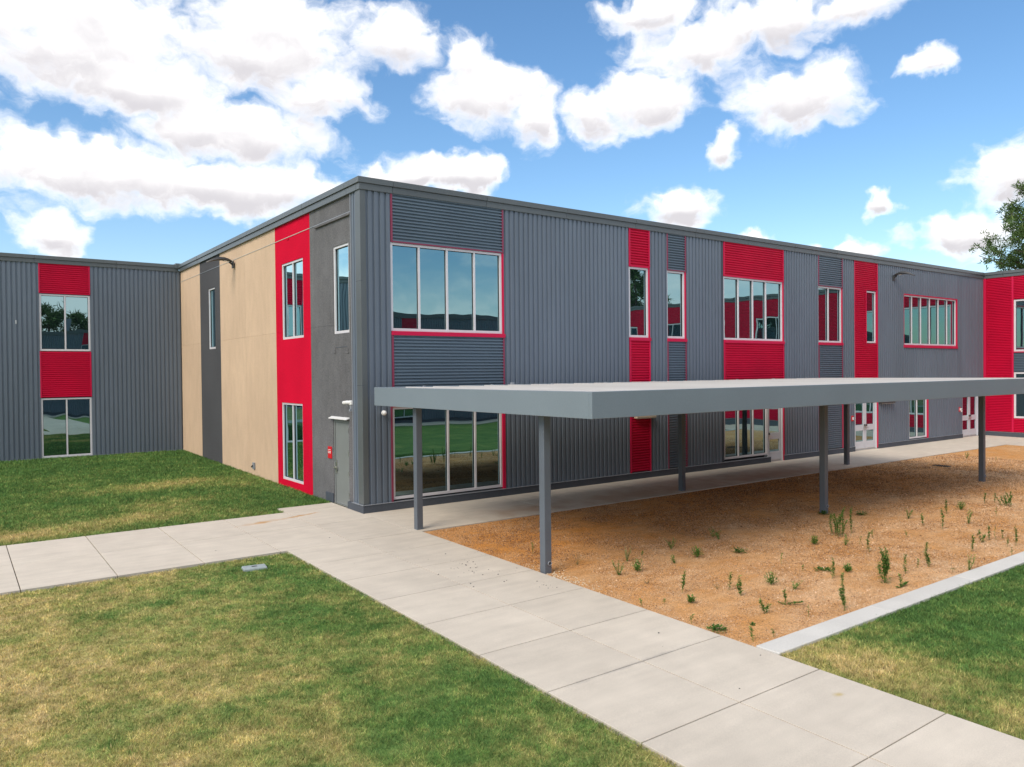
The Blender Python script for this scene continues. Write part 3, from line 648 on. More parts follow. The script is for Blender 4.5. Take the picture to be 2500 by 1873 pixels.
# ------------------------------------------------------------------ things on the walls
def wing_lamp(W, u, z, label):
    """blade-shaped wall light: an arched hood on a short arm"""
    o = tag(empty('wall_lamp', W(u, 0, z)), label, 'lamp', 'arched wall lamps high on the school walls'); b = W(u, 0, z)
    L_ = lambda p: tuple(a-c for a, c in zip(p, b))
    mb = MB(); mb.wbox(lambda a, d, zz: L_(W(a, d, zz)), u-.09, u+.09, .045, .09, z-.16, z+.10); mb.build('mounting_plate', BLACKM, o, bevel=.01)
    mb = MB(); mb.tube([L_(W(u, .06, z-.05)), L_(W(u, .14, z+.02)), L_(W(u, .2, z+.06))], .035); mb.build('arm', BLACKM, o)
    mb = MB(); n = 12; pr = []
    for k in range(n+1):
        t = k/n; d = .12+.92*t; zc = z+.05+.13*math.sin(math.pi*min(1, t*.8+.12))-.10*t*t; hw = .13*math.sqrt(max(.02, math.sin(math.pi*(.12+.86*t)))); th = .012+.05*math.sin(math.pi*(.15+.8*t))
        pr.append([L_(W(u-hw, d, zc-th*.4)), L_(W(u-hw*.6, d, zc+th)), L_(W(u+hw*.6, d, zc+th)), L_(W(u+hw, d, zc-th*.4)), L_(W(u+hw*.5, d, zc-th)), L_(W(u-hw*.5, d, zc-th))])
    for A_, B_ in zip(pr, pr[1:]):
        for q in range(6): mb.quad(A_[q], A_[(q+1) % 6], B_[(q+1) % 6], B_[q])
    mb.poly(pr[0]); mb.poly(pr[-1]); mb.build('lamp_hood', BLACKM, o, smooth=True)
    mb = MB(); q = L_(W(u, .35, z+.10)); mb.box(q[0]-.06, q[0]+.06, q[1]-.06, q[1]+.06, q[2]-.02, q[2]+.0); mb.build('lens', WHITEP, o)
wing_lamp(WB, 11.0, 7.86, 'dark arched wall lamp on the beige stucco end wall'); wing_lamp(WA, 27.1, 7.95, 'dark arched wall lamp over the far grey siding near the inner corner')

o = tag(empty('security_camera', WB(.66, 0, 2.85)), 'white security camera on the grey wall above the service door', 'security camera')
mb = MB(); mb.box(-.09, .0, -.08, .08, -.02, .10); mb.build('housing', WHITEP, o, bevel=.02)
mb = MB(); mb.tube([(-.06, .0, .05), (-.12, .08, .05), (-.15, .26, .035)], [.045, .05, .045], 12); mb.build('camera_head', WHITEP, o, smooth=False, bevel=.008)
mb = MB(); mb.tube([(-.05, -.02, -.03), (-.05, -.02, -.14)], [.045, .035], 10); mb.box(-.1, 0, -.06, .02, -.19, -.13); mb.build('bracket', FLASH, o)

o = tag(empty('dome_light', (.55, -.0, 2.62)), 'small round white dome light on the siding beside the corner window', 'light')
mb = MB(); mb.tube([(0, -.05, 0), (0, -.08, 0), (0, -.12, 0)], [.05, .07, .07], 14); mb.build('base', WHITEP, o)
mb = MB(); mb.tube([(0, -.12, 0), (0, -.165, 0), (0, -.19, 0)], [.065, .05, .02], 14); mb.build('dome', WHITEP, o, smooth=True)

def sign(name, W, u, z, w_, h, label, cat, bars, group=None, d=.045):
    b = W(u, 0, z); o = tag(empty(name, b), label, cat, group); L_ = lambda a, dd, zz: tuple(p-c for p, c in zip(W(a, dd, zz), b))
    mb = MB(); mb.wbox(L_, u-w_/2, u+w_/2, 0, d+.02, z-h/2, z+h/2); mb.build('plate', SIGNR, o, bevel=.008)
    for k, (zz, bw) in enumerate(bars):
        mb = MB(); mb.wbox(L_, u-bw/2, u+bw/2, d+.02, d+.023, z+zz-.008, z+zz+.008); mb.build('lettering_line', WHITEP, o)
    return o
sign('notice_sign', WB, 2.19, 1.43, .26, .34, 'red notice sign left of the grey service door', 'sign', ((.08, .16), (.03, .20), (-.01, .20)), d=.01)
def strobe(u, z, label):
    o = sign('fire_alarm', WA, u, z, .17, .24, label, 'alarm', (), 'red fire alarms beside the doors'); o2 = MB(); o2.box(-.04, .04, -.10, -.066, -.06, .06); o2.build('lens', WHITEP, o, bevel=.01); return o
strobe(23.50, 1.47, 'red fire alarm left of the nearer white double door'); strobe(33.78, 1.50, 'red fire alarm left of the far double door by the inner corner')
o = tag(empty('card_reader', (33.98, 0, 1.45)), 'small pale card reader between the fire alarm and the far double door', 'card reader'); mb = MB(); mb.box(-.05, .05, -.075, -.035, -.1, .1); mb.build('housing', WHITEP, o, bevel=.01); mb = MB(); mb.box(-.03, .03, -.079, -.0755, .02, .06); mb.build('display', DARK, o)
o = tag(empty('hose_bib', WB(9.0, 0, .42)), 'small metal wall outlet low on the beige stucco', 'wall outlet')
mb = MB(); mb.box(-.06, 0, -.09, .09, -.12, .12); mb.build('box', FLASH, o, bevel=.01); mb = MB(); mb.tube([(-.06, 0, .02), (-.10, 0, .0), (-.11, 0, -.05)], .025); mb.build('spout', BLACKM, o)
for u0_, u1_, z_, l_, m_ in ((9.93, 10.86, 2.06, 'beige strip light over the red ribbed panel under the canopy', BEIGEM), (25.75, 26.95, 2.06, 'dark strip light right of the nearer white double door', BLACKM), (34.25, 35.5, 2.42, 'dark strip light over the far double door', BLACKM)):
    c_ = (u0_+u1_)/2; o = tag(empty('strip_light', (c_, 0, z_)), l_, 'light', 'strip lights fixed to the long facade')
    mb = MB(); mb.box(u0_-c_, u1_-c_, -.20, -.05, -.0, .07); mb.build('housing', m_, o, bevel=.008); mb = MB(); mb.box(u0_-c_+.05, u1_-c_-.05, -.18, -.07, -.012, -.001); mb.build('diffuser', WHITEP, o)

# valve box lid in the lawn and the drain in the gravel
o = tag(empty('valve_box', (-4.07, -3.71, gz(0, -3.71))), 'pale blue-grey irrigation valve box lid set in the front lawn', 'valve box')
mb = MB(); mb.box(-.22, .22, -.15, .15, -.05, .012); mb.build('lid', LID, o, bevel=.02)
mb = MB(); mb.box(-.05, .05, -.02, .03, .012, .016); mb.build('finger_hole', DARK, o)
o.rotation_euler.z = -.15
o = tag(empty('drain_grate', (21.7, -4.65, gz(0, -4.65)-.005)), 'dark drain grate lying in the far gravel', 'drain')
mb = MB(); mb.box(-.13, .13, -.3, .3, -.02, .012); mb.build('frame', BLACKM, o, bevel=.01)
for k in range(7): mb = MB(); mb.box(-.10, .10, -.26+k*.078, -.22+k*.078, .012, .022); mb.build('bar', BARK, o)

# ------------------------------------------------------------------ wing across the courtyard (seen in the windows)
E_ = tag(empty('far_school_wing', (0, -37, 0)), 'grey metal-clad school wing across the courtyard, mirrored in the windows', 'building')
def WE(u, d, z): return (u, d, z)
mb = MB(); mb.box(-30, 36.8, -10, -.14, -.6, 8.3); mb.build('backing_wall', CORE, E_)
def Sw(p):
    global S; S = p
OLD = S; S = E_
zo = -.4
runs = [(-30, -14), (-12, -6), (-4.2, 3.5), (7, 13), (15, 20.2), (22.4, 36.7)]
for a, b in runs: ribs(WE, a, b, -.2, 8.3, GREY, E_)
bays = [(-14, -12, RED), (-6, -4.2, GREYR), (3.5, 7, RED), (13, 15, GREYR), (20.2, 22.4, RED)]
for a, b, p in bays:
    ribs(WE, a, b, 6.9, 8.3, p, E_, 'ribbed_panel', False); ribs(WE, a, b, 2.5, 4.5, p, E_, 'ribbed_panel', False)
    k = max(1, int((b-a)/.95)); mu = [a+(b-a)*q/k for q in range(1, k)]
    window(WE, a, b, 4.52, 6.88, mu, E_); window(WE, a, b, 0., 2.48, mu, E_)
wpart('coping', WE, (-30, 36.7, -.4, .12, 8.3, 8.62), COPING, E_); wpart('plinth', WE, (-30, 36.7, -.12, .08, -.7, -.21), PLINTH, E_)
for x_ in (2.0, 9.5): wpart('roof_vent', WE, (x_, x_+.8, -4, -3.2, 8.3, 10.2), FLASH, E_)
S = OLD

# ------------------------------------------------------------------ grass blades, grit
def visible(P, margin=260):
    d = P-CP; z = d@Fv; u = 1250+FPX*(d@R2)/np.maximum(z, .1); v = 936.5-FPX*(d@U2)/np.maximum(z, .1)
    return (z > 1) & (u > -margin) & (u < 2500+margin) & (v < 1873+margin), np.sqrt((d**2).sum(1))
def blades(name, x0, x1, y0, y1, tonef, n0, dref, hgt, off, label, hole=None, hs=(.23, .17)):
    N_ = int((x1-x0)*(y1-y0)*n0)
    xy = np.stack([rng.uniform(x0, x1, N_), rng.uniform(y0, y1, N_)], 1)
    P = np.column_stack([xy, .012*xy[:, 1]+off]); vis, dist = visible(P)
    keep = vis & (rng.random(N_) < np.minimum(1, (dref/dist)**1.7))
    if hole: keep &= ~((np.abs(P[:, 0]-hole[0]) < hs[0]) & (np.abs(P[:, 1]-hole[1]) < hs[1]))
    P = P[keep]; dist = dist[keep]; n = len(P)
    clump = fbm(P[:, 0]*7, P[:, 1]*7, 31, 2)
    tone = tonef(P[:, 0], P[:, 1]) + rng.normal(0, .13, n)
    tuft = fbm(P[:, 0]*16, P[:, 1]*16, 35, 2)
    lum = np.clip(rng.normal(1, .30, n) * (.75+.5*fbm(P[:, 0]*3, P[:, 1]*3, 33, 3)) * (.6+.8*tuft), .2, 2.2)
    tone = tone + (fbm(P[:, 0]*9, P[:, 1]*9, 37, 2)-.5)*.5
    h = hgt*rng.uniform(.5, 1.25, n)*(.55+.9*clump); w_ = .0034*np.maximum(1, dist/8.5)*rng.uniform(.7, 1.3, n)
    a = rng.uniform(0, 2*np.pi, n); lean = rng.uniform(.2, 1.4, n)*h
    b = rng.uniform(0, 2*np.pi, n)
    side = np.stack([np.cos(a), np.sin(a), np.zeros(n)], 1)*w_[:, None]
    tip = P + np.stack([np.cos(b)*lean, np.sin(b)*lean, h], 1)
    V = np.stack([P-side, P+side, tip], 1).reshape(-1, 3).astype(np.float32)
    me = bpy.data.meshes.new(name); me.vertices.add(3*n); me.vertices.foreach_set('co', V.reshape(-1))
    me.loops.add(3*n); me.loops.foreach_set('vertex_index', np.arange(3*n, dtype=np.int32))
    me.polygons.add(n); me.polygons.foreach_set('loop_start', np.arange(0, 3*n, 3, dtype=np.int32)); me.polygons.foreach_set('loop_total', np.full(n, 3, np.int32))
    me.materials.append(GRASS); me.update(calc_edges=True)
    me.attributes.new('tone', 'FLOAT', 'POINT').data.foreach_set('value', np.repeat(np.clip(tone, 0, 1), 3).astype(np.float32))
    L3 = np.stack([lum*.55, lum*.55, lum*1.1], 1).reshape(-1)
    me.attributes.new('lum', 'FLOAT', 'POINT').data.foreach_set('value', np.repeat(lum, 3).astype(np.float32))
    print(name, n)
    return tag(link(name, me), label, 'grass', kind='stuff')
blades('grass', -15, -3.09, -17.5, -2.85, tone_front, 7500, 9.5, .034, -.035, 'short dry yellow-green grass of the front lawn left of the walkway', hole=(-4.07, -3.71))
blades('grass', -24, -.03, 1.38, 19.37, tone_back, 5200, 12., .065, -.03, 'green grass between the left walkway and the stucco wall', hole=(-.8, 1.6), hs=(.86, .44))
blades('grass', .125, 17, -24, -12.42, tone_right, 6500, 10.5, .050, -.035, 'green grass right of the walkway behind the pale concrete edging')

def grit(name, x0, x1, y0, y1, N_, size, tonef, m_, zoff, label, cat, power=1.6):
    xy = np.stack([rng.uniform(x0, x1, N_), rng.uniform(y0, y1, N_)], 1); P = np.column_stack([xy, .012*xy[:, 1]+zoff]); vis, dist = visible(P)
    keep = vis & (rng.random(N_) < np.minimum(1, (13/dist)**power)); P = P[keep]; dist = dist[keep]; n = len(P)
    s = size*rng.lognormal(0, .35, n)*np.maximum(1, dist/14)
    a0 = rng.uniform(0, 6.28, n); V = []
    for k in range(3):
        a = a0+k*2.094+rng.uniform(-.4, .4, n); V.append(P+np.stack([np.cos(a)*s, np.sin(a)*s, -s*.2], 1))
    V.append(P+np.stack([rng.uniform(-.4, .4, n)*s, rng.uniform(-.4, .4, n)*s, s*.8], 1))
    V = np.stack(V, 1).reshape(-1, 3); base = np.arange(n)*4
    F_ = np.stack([np.stack([base, base+1, base+3], 1), np.stack([base+1, base+2, base+3], 1), np.stack([base+2, base, base+3], 1)], 1).reshape(-1)
    nf = 3*n; me = bpy.data.meshes.new(name); me.vertices.add(4*n); me.vertices.foreach_set('co', V.astype(np.float32).reshape(-1))
    me.loops.add(3*nf); me.loops.foreach_set('vertex_index', F_.astype(np.int32)); me.polygons.add(nf)
    me.polygons.foreach_set('loop_start', np.arange(0, 3*nf, 3, dtype=np.int32)); me.polygons.foreach_set('loop_total', np.full(nf, 3, np.int32))
    me.materials.append(m_); me.update(calc_edges=True)
    t = np.clip(tonef(P[:, 0], P[:, 1])+rng.normal(0, .25, n), 0, 1)
    me.attributes.new('tone', 'FLOAT', 'POINT').data.foreach_set('value', np.repeat(t, 4).astype(np.float32))
    me.attributes.new('lum', 'FLOAT', 'POINT').data.foreach_set('value', np.repeat(rng.uniform(.7, 1.15, n), 4).astype(np.float32))
    print(name, n)
    return tag(link(name, me), label, cat, kind='stuff')
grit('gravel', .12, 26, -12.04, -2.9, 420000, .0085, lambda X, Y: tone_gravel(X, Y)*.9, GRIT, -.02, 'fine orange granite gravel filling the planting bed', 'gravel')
# pale stone chips by the foot of the nearest post
def chips():
    mb = MB()
    for k in range(150):
        x = .13+abs(random.gauss(0, .16)); y = -7.75+random.gauss(0, .45)-x*.4; s = random.uniform(.008, .026); z = gz(x, y)-.012; a = random.uniform(0, 3)
        p = [(x+s*math.cos(a+q*2.1)*random.uniform(.6, 1.3), y+s*math.sin(a+q*2.1)*random.uniform(.6, 1.2), z) for q in range(3)]; t = (x, y, z+s*.7)
        mb.poly([p[0], p[1], t]); mb.poly([p[1], p[2], t]); mb.poly([p[2], p[0], t])
    tag(mb.build('stone_chips', mat('pale_chip', (.62, .50, .34), .8, noise=(40, .3, O3))), 'pale stone chips scattered at the foot of the nearest post', 'stone chips', kind='stuff')
chips()
def litter():
    mb = MB()
    spots = [(random.gauss(-.75, .38), random.gauss(-6.2, .5)) for k in range(46)] + [(random.gauss(-.4, .2), random.gauss(-8, .25)) for k in range(12)] + [(-1.9, -2.2), (-2.4, -4.6), (-1.5, -6.3), (-.55, -10.9), (-.9, -11.3), (-.1, -12.3), (-1.2, -12.8), (-4.5, .9), (-4.3, -1.9), (-.9, -4.1), (2.3, -2.2), (14, -.7), (16.6, -.9)]
    for x, y in spots:
        s = random.choice((.008, .011, .015, .02)); z = gz(x, y)+.001; a = random.uniform(0, 3); p = [(x+s*math.cos(a+q*1.57), y+s*math.sin(a+q*1.57)*.7, z) for q in range(4)]; t = (x, y, z+s*.6)
        for q in range(4): mb.poly([p[q], p[(q+1) % 4], t])
    tag(mb.build('dirt_crumbs', STONE), 'dark crumbs of dirt scattered on the pale walkway', 'dirt', kind='stuff')
litter()

# ------------------------------------------------------------------ weeds in the gravel bed
class PB:       # leafy meshes with tone / lum attributes
    def __init__(s): s.v = []; s.f = []; s.t = []; s.l = []
    def tri(s, a, b, c, t, l):
        i = len(s.v); s.v += [tuple(a), tuple(b), tuple(c)]; s.f.append((i, i+1, i+2)); s.t += [t]*3; s.l += [l]*3
    def leaf(s, p, d, L_, w_, t, l):
        d = Vector(d).normalized(); side = d.cross(Vector((0, 0, 1))); side = side.normalized() if side.length > .01 else Vector((1, 0, 0))
        side = (side + Vector((0, 0, random.uniform(-.6, .6)))).normalized(); p = Vector(p); mid = p+d*L_*.5+Vector((0, 0, L_*.08)); tip = p+d*L_-Vector((0, 0, L_*.12))
        s.tri(p, mid+side*w_, mid-side*w_, t, l); s.tri(mid+side*w_, tip, mid-side*w_, t, l*1.1)
    def stem(s, p, q, r, t, l):
        p, q = Vector(p), Vector(q); a = Vector((r, 0, 0)); b = Vector((-r*.5, r*.87, 0)); c = Vector((-r*.5, -r*.87, 0))
        for m_, n_ in ((a, b), (b, c), (c, a)): s.tri(p+m_, p+n_, q+n_*.5, t, l); s.tri(p+m_, q+n_*.5, q+m_*.5, t, l)
    def mesh(s, name, m_):
        me = bpy.data.meshes.new(name); me.from_pydata(s.v, [], s.f); me.materials.append(m_)
        me.attributes.new('tone', 'FLOAT', 'POINT').data.foreach_set('value', s.t); me.attributes.new('lum', 'FLOAT', 'POINT').data.foreach_set('value', s.l); return me
def stalk(pb, base, h, lean=(0, 0), t=.25, wid=.045, dens=170, lo=.12):
    base = Vector(base); top = base+Vector((lean[0], lean[1], h)); ben = Vector((random.uniform(-.04, .04), random.uniform(-.04, .04), 0))
    P = lambda k: base.lerp(top, k)+ben*math.sin(k*3.14)*h*2
    for k in range(5): pb.stem(P(k/5), P((k+1)/5), .005*(1-k*.12), .45, .8)
    n = max(16, int(dens*1.7*h))
    for k in range(n):
        q = lo+(1-lo)*random.random(); a = random.uniform(0, 6.28); L_ = wid*random.uniform(.7, 1.3)*(1-.45*abs(q-.5))
        pb.leaf(P(q), (math.cos(a), math.sin(a), random.uniform(.3, 1.1)), L_*1.25, L_*.22, t+random.gauss(0, .12), random.uniform(.6, 1.25))
def make_weed(kind, h):
    pb = PB(); g = random.gauss
    if kind in ('stalk',): stalk(pb, (0, 0, 0), h, (g(0, .03), g(0, .03)))
    elif kind == 'stalk2': stalk(pb, (0, 0, 0), h, (-.02, .02)); stalk(pb, (.01, 0, 0), h*.6, (-.09, .02))
    elif kind == 'multi':
        for k in range(6): stalk(pb, (g(0, .05), g(0, .05), 0), h*random.uniform(.55, 1), (g(0, .10), g(0, .10)), .3)
    elif kind == 'branch':
        for dx, hh in ((-.10, .95), (-.05, .8), (0, .98), (.04, .75), (.10, .62), (-.13, .6)): stalk(pb, (0, 0, 0), h*hh, (dx*1.2, dx*.4), .28, .05, 120, .25)
        for k in range(30): a = random.uniform(0, 6.28); pb.leaf((g(0, .05), g(0, .05), random.uniform(0, .1)), (math.cos(a), math.sin(a), .4), .06, .012, .2, 1)
    elif kind == 'bush':
        for k in range(int(150)):
            a = random.uniform(0, 6.28); e = random.uniform(.25, 1.5); r = h*random.uniform(.1, .75); p = (math.cos(a)*r*.55*math.cos(e), math.sin(a)*r*.55*math.cos(e), r*math.sin(e)*1.0)
            pb.leaf(p, (math.cos(a), math.sin(a), random.uniform(.4, 1.6)), .055, .010, .3+g(0, .12), random.uniform(.6, 1.3))
        for k in range(8): a = k*.8; pb.stem((0, 0, 0), (math.cos(a)*h*.3, math.sin(a)*h*.3, h*.7), .004, .4, .8)
    elif kind in ('low', 'mat'):
        for k in range(90):
            a = random.uniform(0, 6.28); r = random.uniform(0, .13 if kind == 'low' else .17); pb.leaf((math.cos(a)*r, math.sin(a)*r, random.uniform(0, h*.7)), (math.cos(a), math.sin(a), .35), .06, .014, .12+g(0, .08), random.uniform(.5, 1)); (pb.stem((0, 0, 0), (math.cos(a)*r, math.sin(a)*r, h*.4), .003, .2, .6) if k % 3 == 0 else None)
    elif kind in ('pale', 'grass', 'drygrass'):
        t = {'pale': .55, 'grass': .35, 'drygrass': .95}[kind]
        for k in range(5): stalk(pb, (g(0, .004), g(0, .004), 0), h*random.uniform(.5, 1), (g(0, .08), g(0, .08)), t, .035, 90, .02)
    elif kind in ('thin', 'stub', 'topped', 'sprout'):
        stalk(pb, (0, 0, 0), h, (g(0, .02), g(0, .02)), .22, .035, 120 if kind != 'thin' else 60, .3 if kind != 'topped' else .05)
        if kind == 'topped':
            for k in range(25): a = random.uniform(0, 6.28); pb.leaf((0, 0, h*random.uniform(.82, 1)), (math.cos(a), math.sin(a), .5), .045, .01, .1, .8)
    elif kind == 'lean': stalk(pb, (0, 0, 0), h, (-.13, .04), .2); stalk(pb, (0, 0, 0), h*.5, (.10, -.04), .25, .05)
    elif kind == 'sprawl':
        stalk(pb, (0, 0, 0), h, (-.03, 0), .25); stalk(pb, (0, 0, 0), .05, (.26, -.1), .1, .04, 900); stalk(pb, (0, 0, 0), .03, (-.1, .05), .1, .03, 600)
    elif kind == 'droop':
        for k in range(6): a = k*1.05; pb.stem((0, 0, 0), (0, 0, h*.8), .004, .5, .7); pb.stem((0, 0, h*.8), (math.cos(a)*.08, math.sin(a)*.08, h*.6), .006, .3, .7)
    elif kind == 'twig':
        for k in range(4): pb.stem((0, 0, 0), (g(0, .10), g(0, .06), h*random.uniform(.6, 1)), .005, .85, .45)
    return pb.mesh('weed', LEAF)
W_ = [
(7.42,-8.88,.63,'multi','tallest clump of feathery green weeds right of the middle front post'),
(8.12,-8.61,.37,'stalk','short feathery stalk tucked at the right side of the tallest weed clump'),
(7.94,-8.96,.55,'stalk','tall single feathery stalk just right of the tallest weed clump'),
(10.16,-7.96,.12,'low','low dark weed cushion in the shade right of the middle front post'),
(9.47,-7.32,.11,'low','low dark weed touching the foot of the middle front post'),
(6.28,-9.06,.21,'bush','round pale green bush weed in front of the middle front post'),
(6.76,-9.49,.21,'pale','sparse pale weed under the tallest weed clump'),
(7.11,-9.61,.16,'thin','thin leaning sprig right of the sparse pale weed'),
(6.56,-10.14,.37,'stalk','upright leafy stalk between the tallest clump and the branching weed'),
(7.85,-9.51,.16,'stub','small shoot just behind an upright leafy stalk'),
(4.60,-11.50,.60,'branch','big branching weed with many upright arms near the concrete edging'),
(5.50,-11.42,.31,'stalk','straight dark stalk right of the big branching weed'),
(6.10,-11.35,.15,'stub','stubby weed between two taller stalks right of the branching weed'),
(6.36,-11.43,.42,'stalk2','tall dark stalk with a side shoot, second right of the branching weed'),
(10.05,-9.99,.43,'stalk','tall feathery stalk in the middle of the right part of the bed'),
(12.05,-9.19,.34,'stalk','feathery stalk rising behind the tall one in the right part of the bed'),
(10.12,-9.52,.26,'stalk','short bushy stalk left of the tall feathery one at the right'),
(10.64,-8.91,.24,'pale','faint pale weed near the shade edge at the right'),
(12.96,-9.15,.29,'bush','leafy bush weed on its own near the shade edge at the right'),
(11.21,-10.08,.32,'pale','loose pale weed right of the tall feathery stalk'),
(8.29,-11.38,.32,'stalk','dense dark stalk near the edging right of centre'),
(9.33,-11.15,.26,'lean','weed leaning left, the left arm of a V near the right edge'),
(9.71,-11.14,.27,'stalk','stalk forming the right arm of a V near the right edge'),
(9.90,-11.21,.24,'thin','thin sprig just right of the V-shaped pair'),
(10.08,-11.27,.17,'topped','thin stem with a dark tuft on top right of the V-shaped pair'),
(9.34,-11.64,.18,'stub','pair of stubby shoots near the edging at the far right'),
(9.55,-11.73,.39,'stalk','tall dark stalk at the right frame edge by the edging'),
(6.70,-12.01,.28,'pale','pale yellowish weed right at the concrete edging'),
(6.28,-11.90,.10,'droop','small drooping weed beside the concrete edging'),
(8.60,-12.01,.15,'thin','thin sprig closest to the edging at the far right'),
(14.43,-9.14,.27,'stalk','leftmost stalk of the distant row at the upper right of the bed'),
(14.85,-9.22,.24,'stalk','second stalk of the distant row at the upper right of the bed'),
(14.57,-9.59,.33,'multi','small clump in the distant row at the upper right of the bed'),
(14.40,-9.80,.39,'stalk','tallest and rightmost stalk of the distant row at the upper right'),
(12.74,-10.11,.21,'thin','thin sprig below the distant row at the upper right'),
(4.52,-11.81,.21,'sprawl','thin stem with sprawling runners in front of the branching weed'),
(4.11,-10.79,.33,'stalk','slim straight stalk beside the flat dark mat'),
(4.51,-10.37,.05,'mat','flat dark green mat of leaves on the open gravel'),
(4.75,-10.71,.18,'bush','round grassy tuft right of the slim straight stalk'),
(2.59,-11.92,.53,'stalk2','tallest foreground weed with two bushy stalks near the edging'),
(4.30,-9.60,.19,'thin','thin sprig in the open gravel left of centre'),
(4.16,-10.16,.10,'stub','tiny stub of a weed left of the flat dark mat'),
(2.89,-10.36,.28,'bush','broad bushy weed with thick upright arms'),
(2.96,-10.77,.15,'pale','small pale tuft right of the broad bushy weed'),
(2.11,-11.18,.22,'sprawl','L-shaped weed with one arm lying to the right'),
(1.46,-11.26,.23,'lean','leaning leafy weed left of the L-shaped one'),
(1.89,-11.73,.15,'thin','small thin weed left of the tallest foreground weed'),
(.68,-11.95,.10,'stub','small dark weed nearest the corner where edging meets walkway'),
(8.57,-9.91,.12,'stub','single small stub in the middle of the open gravel at the right'),
(.90,-6.07,.20,'sprout','green sprout left of the nearest post'),
(1.05,-7.27,.21,'twig','dry leaning twigs just right of the nearest post'),
(1.64,-8.32,.29,'bush','feathery light green bush right of the nearest post'),
(2.44,-7.67,.13,'stub','small shoot behind the feathery light green bush'),
(1.19,-8.29,.27,'pale','pale straggly weed left of the feathery light green bush'),
(1.21,-8.99,.11,'twig','dead V-shaped twig on the gravel by the walkway'),
(1.28,-9.73,.33,'stalk','thick dark stalk near the walkway, right of the dead twig'),
(.96,-10.20,.15,'bush','low bushy weed at the foot of the thick dark stalk'),
(.56,-9.98,.08,'stub','tiny weed left of the low bushy one near the walkway'),
(.22,-9.81,.08,'thin','tiny thin sprig at the very edge of the walkway'),
(3.36,-8.30,.27,'bush','feathery bush weed on the edge of the shade'),
(5.09,-7.28,.19,'pale','faint weed in the shade under the canopy'),
(5.01,-7.52,.21,'pale','pale feathery weed in the shade beside a fainter one'),
(4.37,-8.56,.11,'low','low dark leafy weed on the shade edge'),
(2.64,-8.35,.19,'grass','thin grassy sprout left of the feathery bush on the shade edge'),
(3.48,-7.49,.23,'pale','pale tall sprout in the shade right of the nearest post'),
(2.03,-10.12,.26,'stalk','single straight stalk left of the paired stalks'),
(1.94,-10.44,.30,'stalk2','pair of stalks, one pale and one short, left of the broad bushy weed'),
(1.93,-9.95,.11,'twig','brown dead twig left of the single straight stalk'),
(.19,-10.87,.12,'stub','small weed at the walkway edge below the low bushy one'),
(.26,-11.29,.07,'low','flat leafy weed by the walkway near the bed corner'),
(.29,-11.90,.24,'topped','thin stem with a tuft on top near the bed corner'),
(2.03,-7.66,.29,'drygrass','pale dry grass tuft in the half shade'),
(24.94,-4.16,.32,'pale','lone pale shoot in the far gravel near the wall walkway'),
(24.85,-5.30,.17,'stub','small shoot in the far gravel right of the pale one')]
for (x, y, h, k, l) in W_:
    o = link('weed', make_weed(k, h*1.1), loc=(x, y, gz(x, y)-.02)); o.rotation_euler.z = random.uniform(-.4, .4)
    tag(o, l, 'weed', 'weeds growing in the gravel bed')
for (x, y, h, k, l) in ((-.25, 2.05, .16, 'grass', 'small grass tuft at the wall beside the service door'),):
    o = link('weed', make_weed(k, h), loc=(x, y, gz(x, y)-.02)); tag(o, l, 'weed', 'weeds at the edge of the walkway')

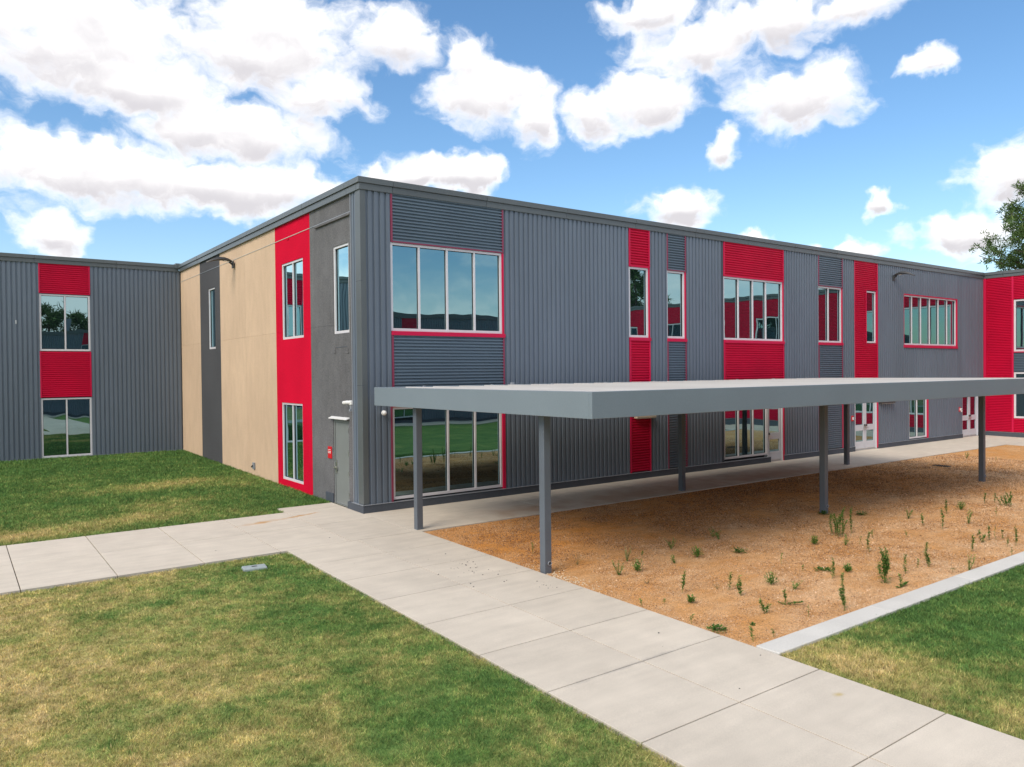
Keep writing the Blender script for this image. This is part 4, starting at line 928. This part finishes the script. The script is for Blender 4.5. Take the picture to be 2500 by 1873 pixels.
# ------------------------------------------------------------------ trees
def needle_clump(pb, p, r, n, tone):
    for k in range(n):
        d = Vector((random.gauss(0, 1), random.gauss(0, 1), random.gauss(.25, .8))).normalized(); q = Vector(p)+d*r*random.uniform(.0, .75)
        e = (d+Vector((random.gauss(0, .5), random.gauss(0, .5), random.gauss(0, .5)))).normalized(); s = e.cross(Vector((random.gauss(0, 1), random.gauss(0, 1), random.gauss(0, 1)))).normalized()*r*.085
        pb.tri(q-s, q+s, q+e*r*random.uniform(.45, .8), tone+random.gauss(0, .15), random.uniform(.6, 1.3))
def tree(name, loc, H_, crown_lo, spread, nb, label, group=None, clump=.42, per=26, seed=1, broad=False):
    random.seed(seed); o = tag(empty(name, loc), label, 'tree', group); pb = PB(); mb = MB()
    trunk = [Vector((math.sin(k*1.1)*.12, math.cos(k*.9)*.12, H_*k/8)) for k in range(9)]
    mb.tube(trunk, [.34*(1-k/9.5)+.03 for k in range(9)], 9)
    for k in range(nb):
        q = crown_lo+(1-crown_lo)*((k+random.random())/nb)**.9; a = k*2.4+random.uniform(-.4, .4); L_ = spread*(1-.62*((q-crown_lo)/(1-crown_lo))**1.3)*random.uniform(.7, 1.1)
        b = Vector((0, 0, H_*q)); d = Vector((math.cos(a), math.sin(a), random.uniform(.1, .45)))
        pts = [b+d*L_*t+Vector((0, 0, .28*L_*t*t*random.uniform(.2, 1))) for t in (0, .33, .66, 1)]
        mb.tube(pts, [.085*L_/spread+.02, .06, .04, .02], 5)
        for s in range(int(6+L_*2.4)):
            t = random.uniform(.35, 1.0); c = b+d*L_*t+Vector((0, 0, .2*L_*t*t)); off = Vector((random.gauss(0, .32), random.gauss(0, .32), random.gauss(.12, .26)))*L_*.34
            mb.tube([c, c+off*.6, c+off], [.022, .016, .008], 4, cap=False)
            for w in range(3):
                cc = c+off*(.55+.25*w)+Vector((random.gauss(0, .15), random.gauss(0, .15), random.gauss(0, .12))); needle_clump(pb, cc, clump*random.uniform(.6, 1.15), per, .45)
    mb.build('trunk', BARK, o); me = pb.mesh('crown', NEEDLE); link('crown', me, o); return o
tree('pine_tree', (51.3, .6, 0), 15.9, .28, 6.4, 66, 'tall green pine behind the red wing at the right', clump=.44, per=28, seed=5)
for k, (x, y, h) in enumerate(((0, -49, 12), (60, -48, 16), (66, -52, 15), (5, -50, 11), (-13, -49, 12))):
    tree('broadleaf_tree', (x, y, -.5), h, .3, 5.5, 16, ['dark tree behind the far wing, mirrored in the left wing window', 'tall dark tree beyond the red wing, mirrored in the narrow window under the red panel', 'tall dark tree beyond the red wing, mirrored in the narrow window under the grey panel', 'smaller dark tree right of another, mirrored in the left wing window', 'dark tree behind the far wing at its left end'][k], 'trees behind the far wing', clump=.9, per=14, seed=20+k)

sc.render.engine = 'CYCLES'
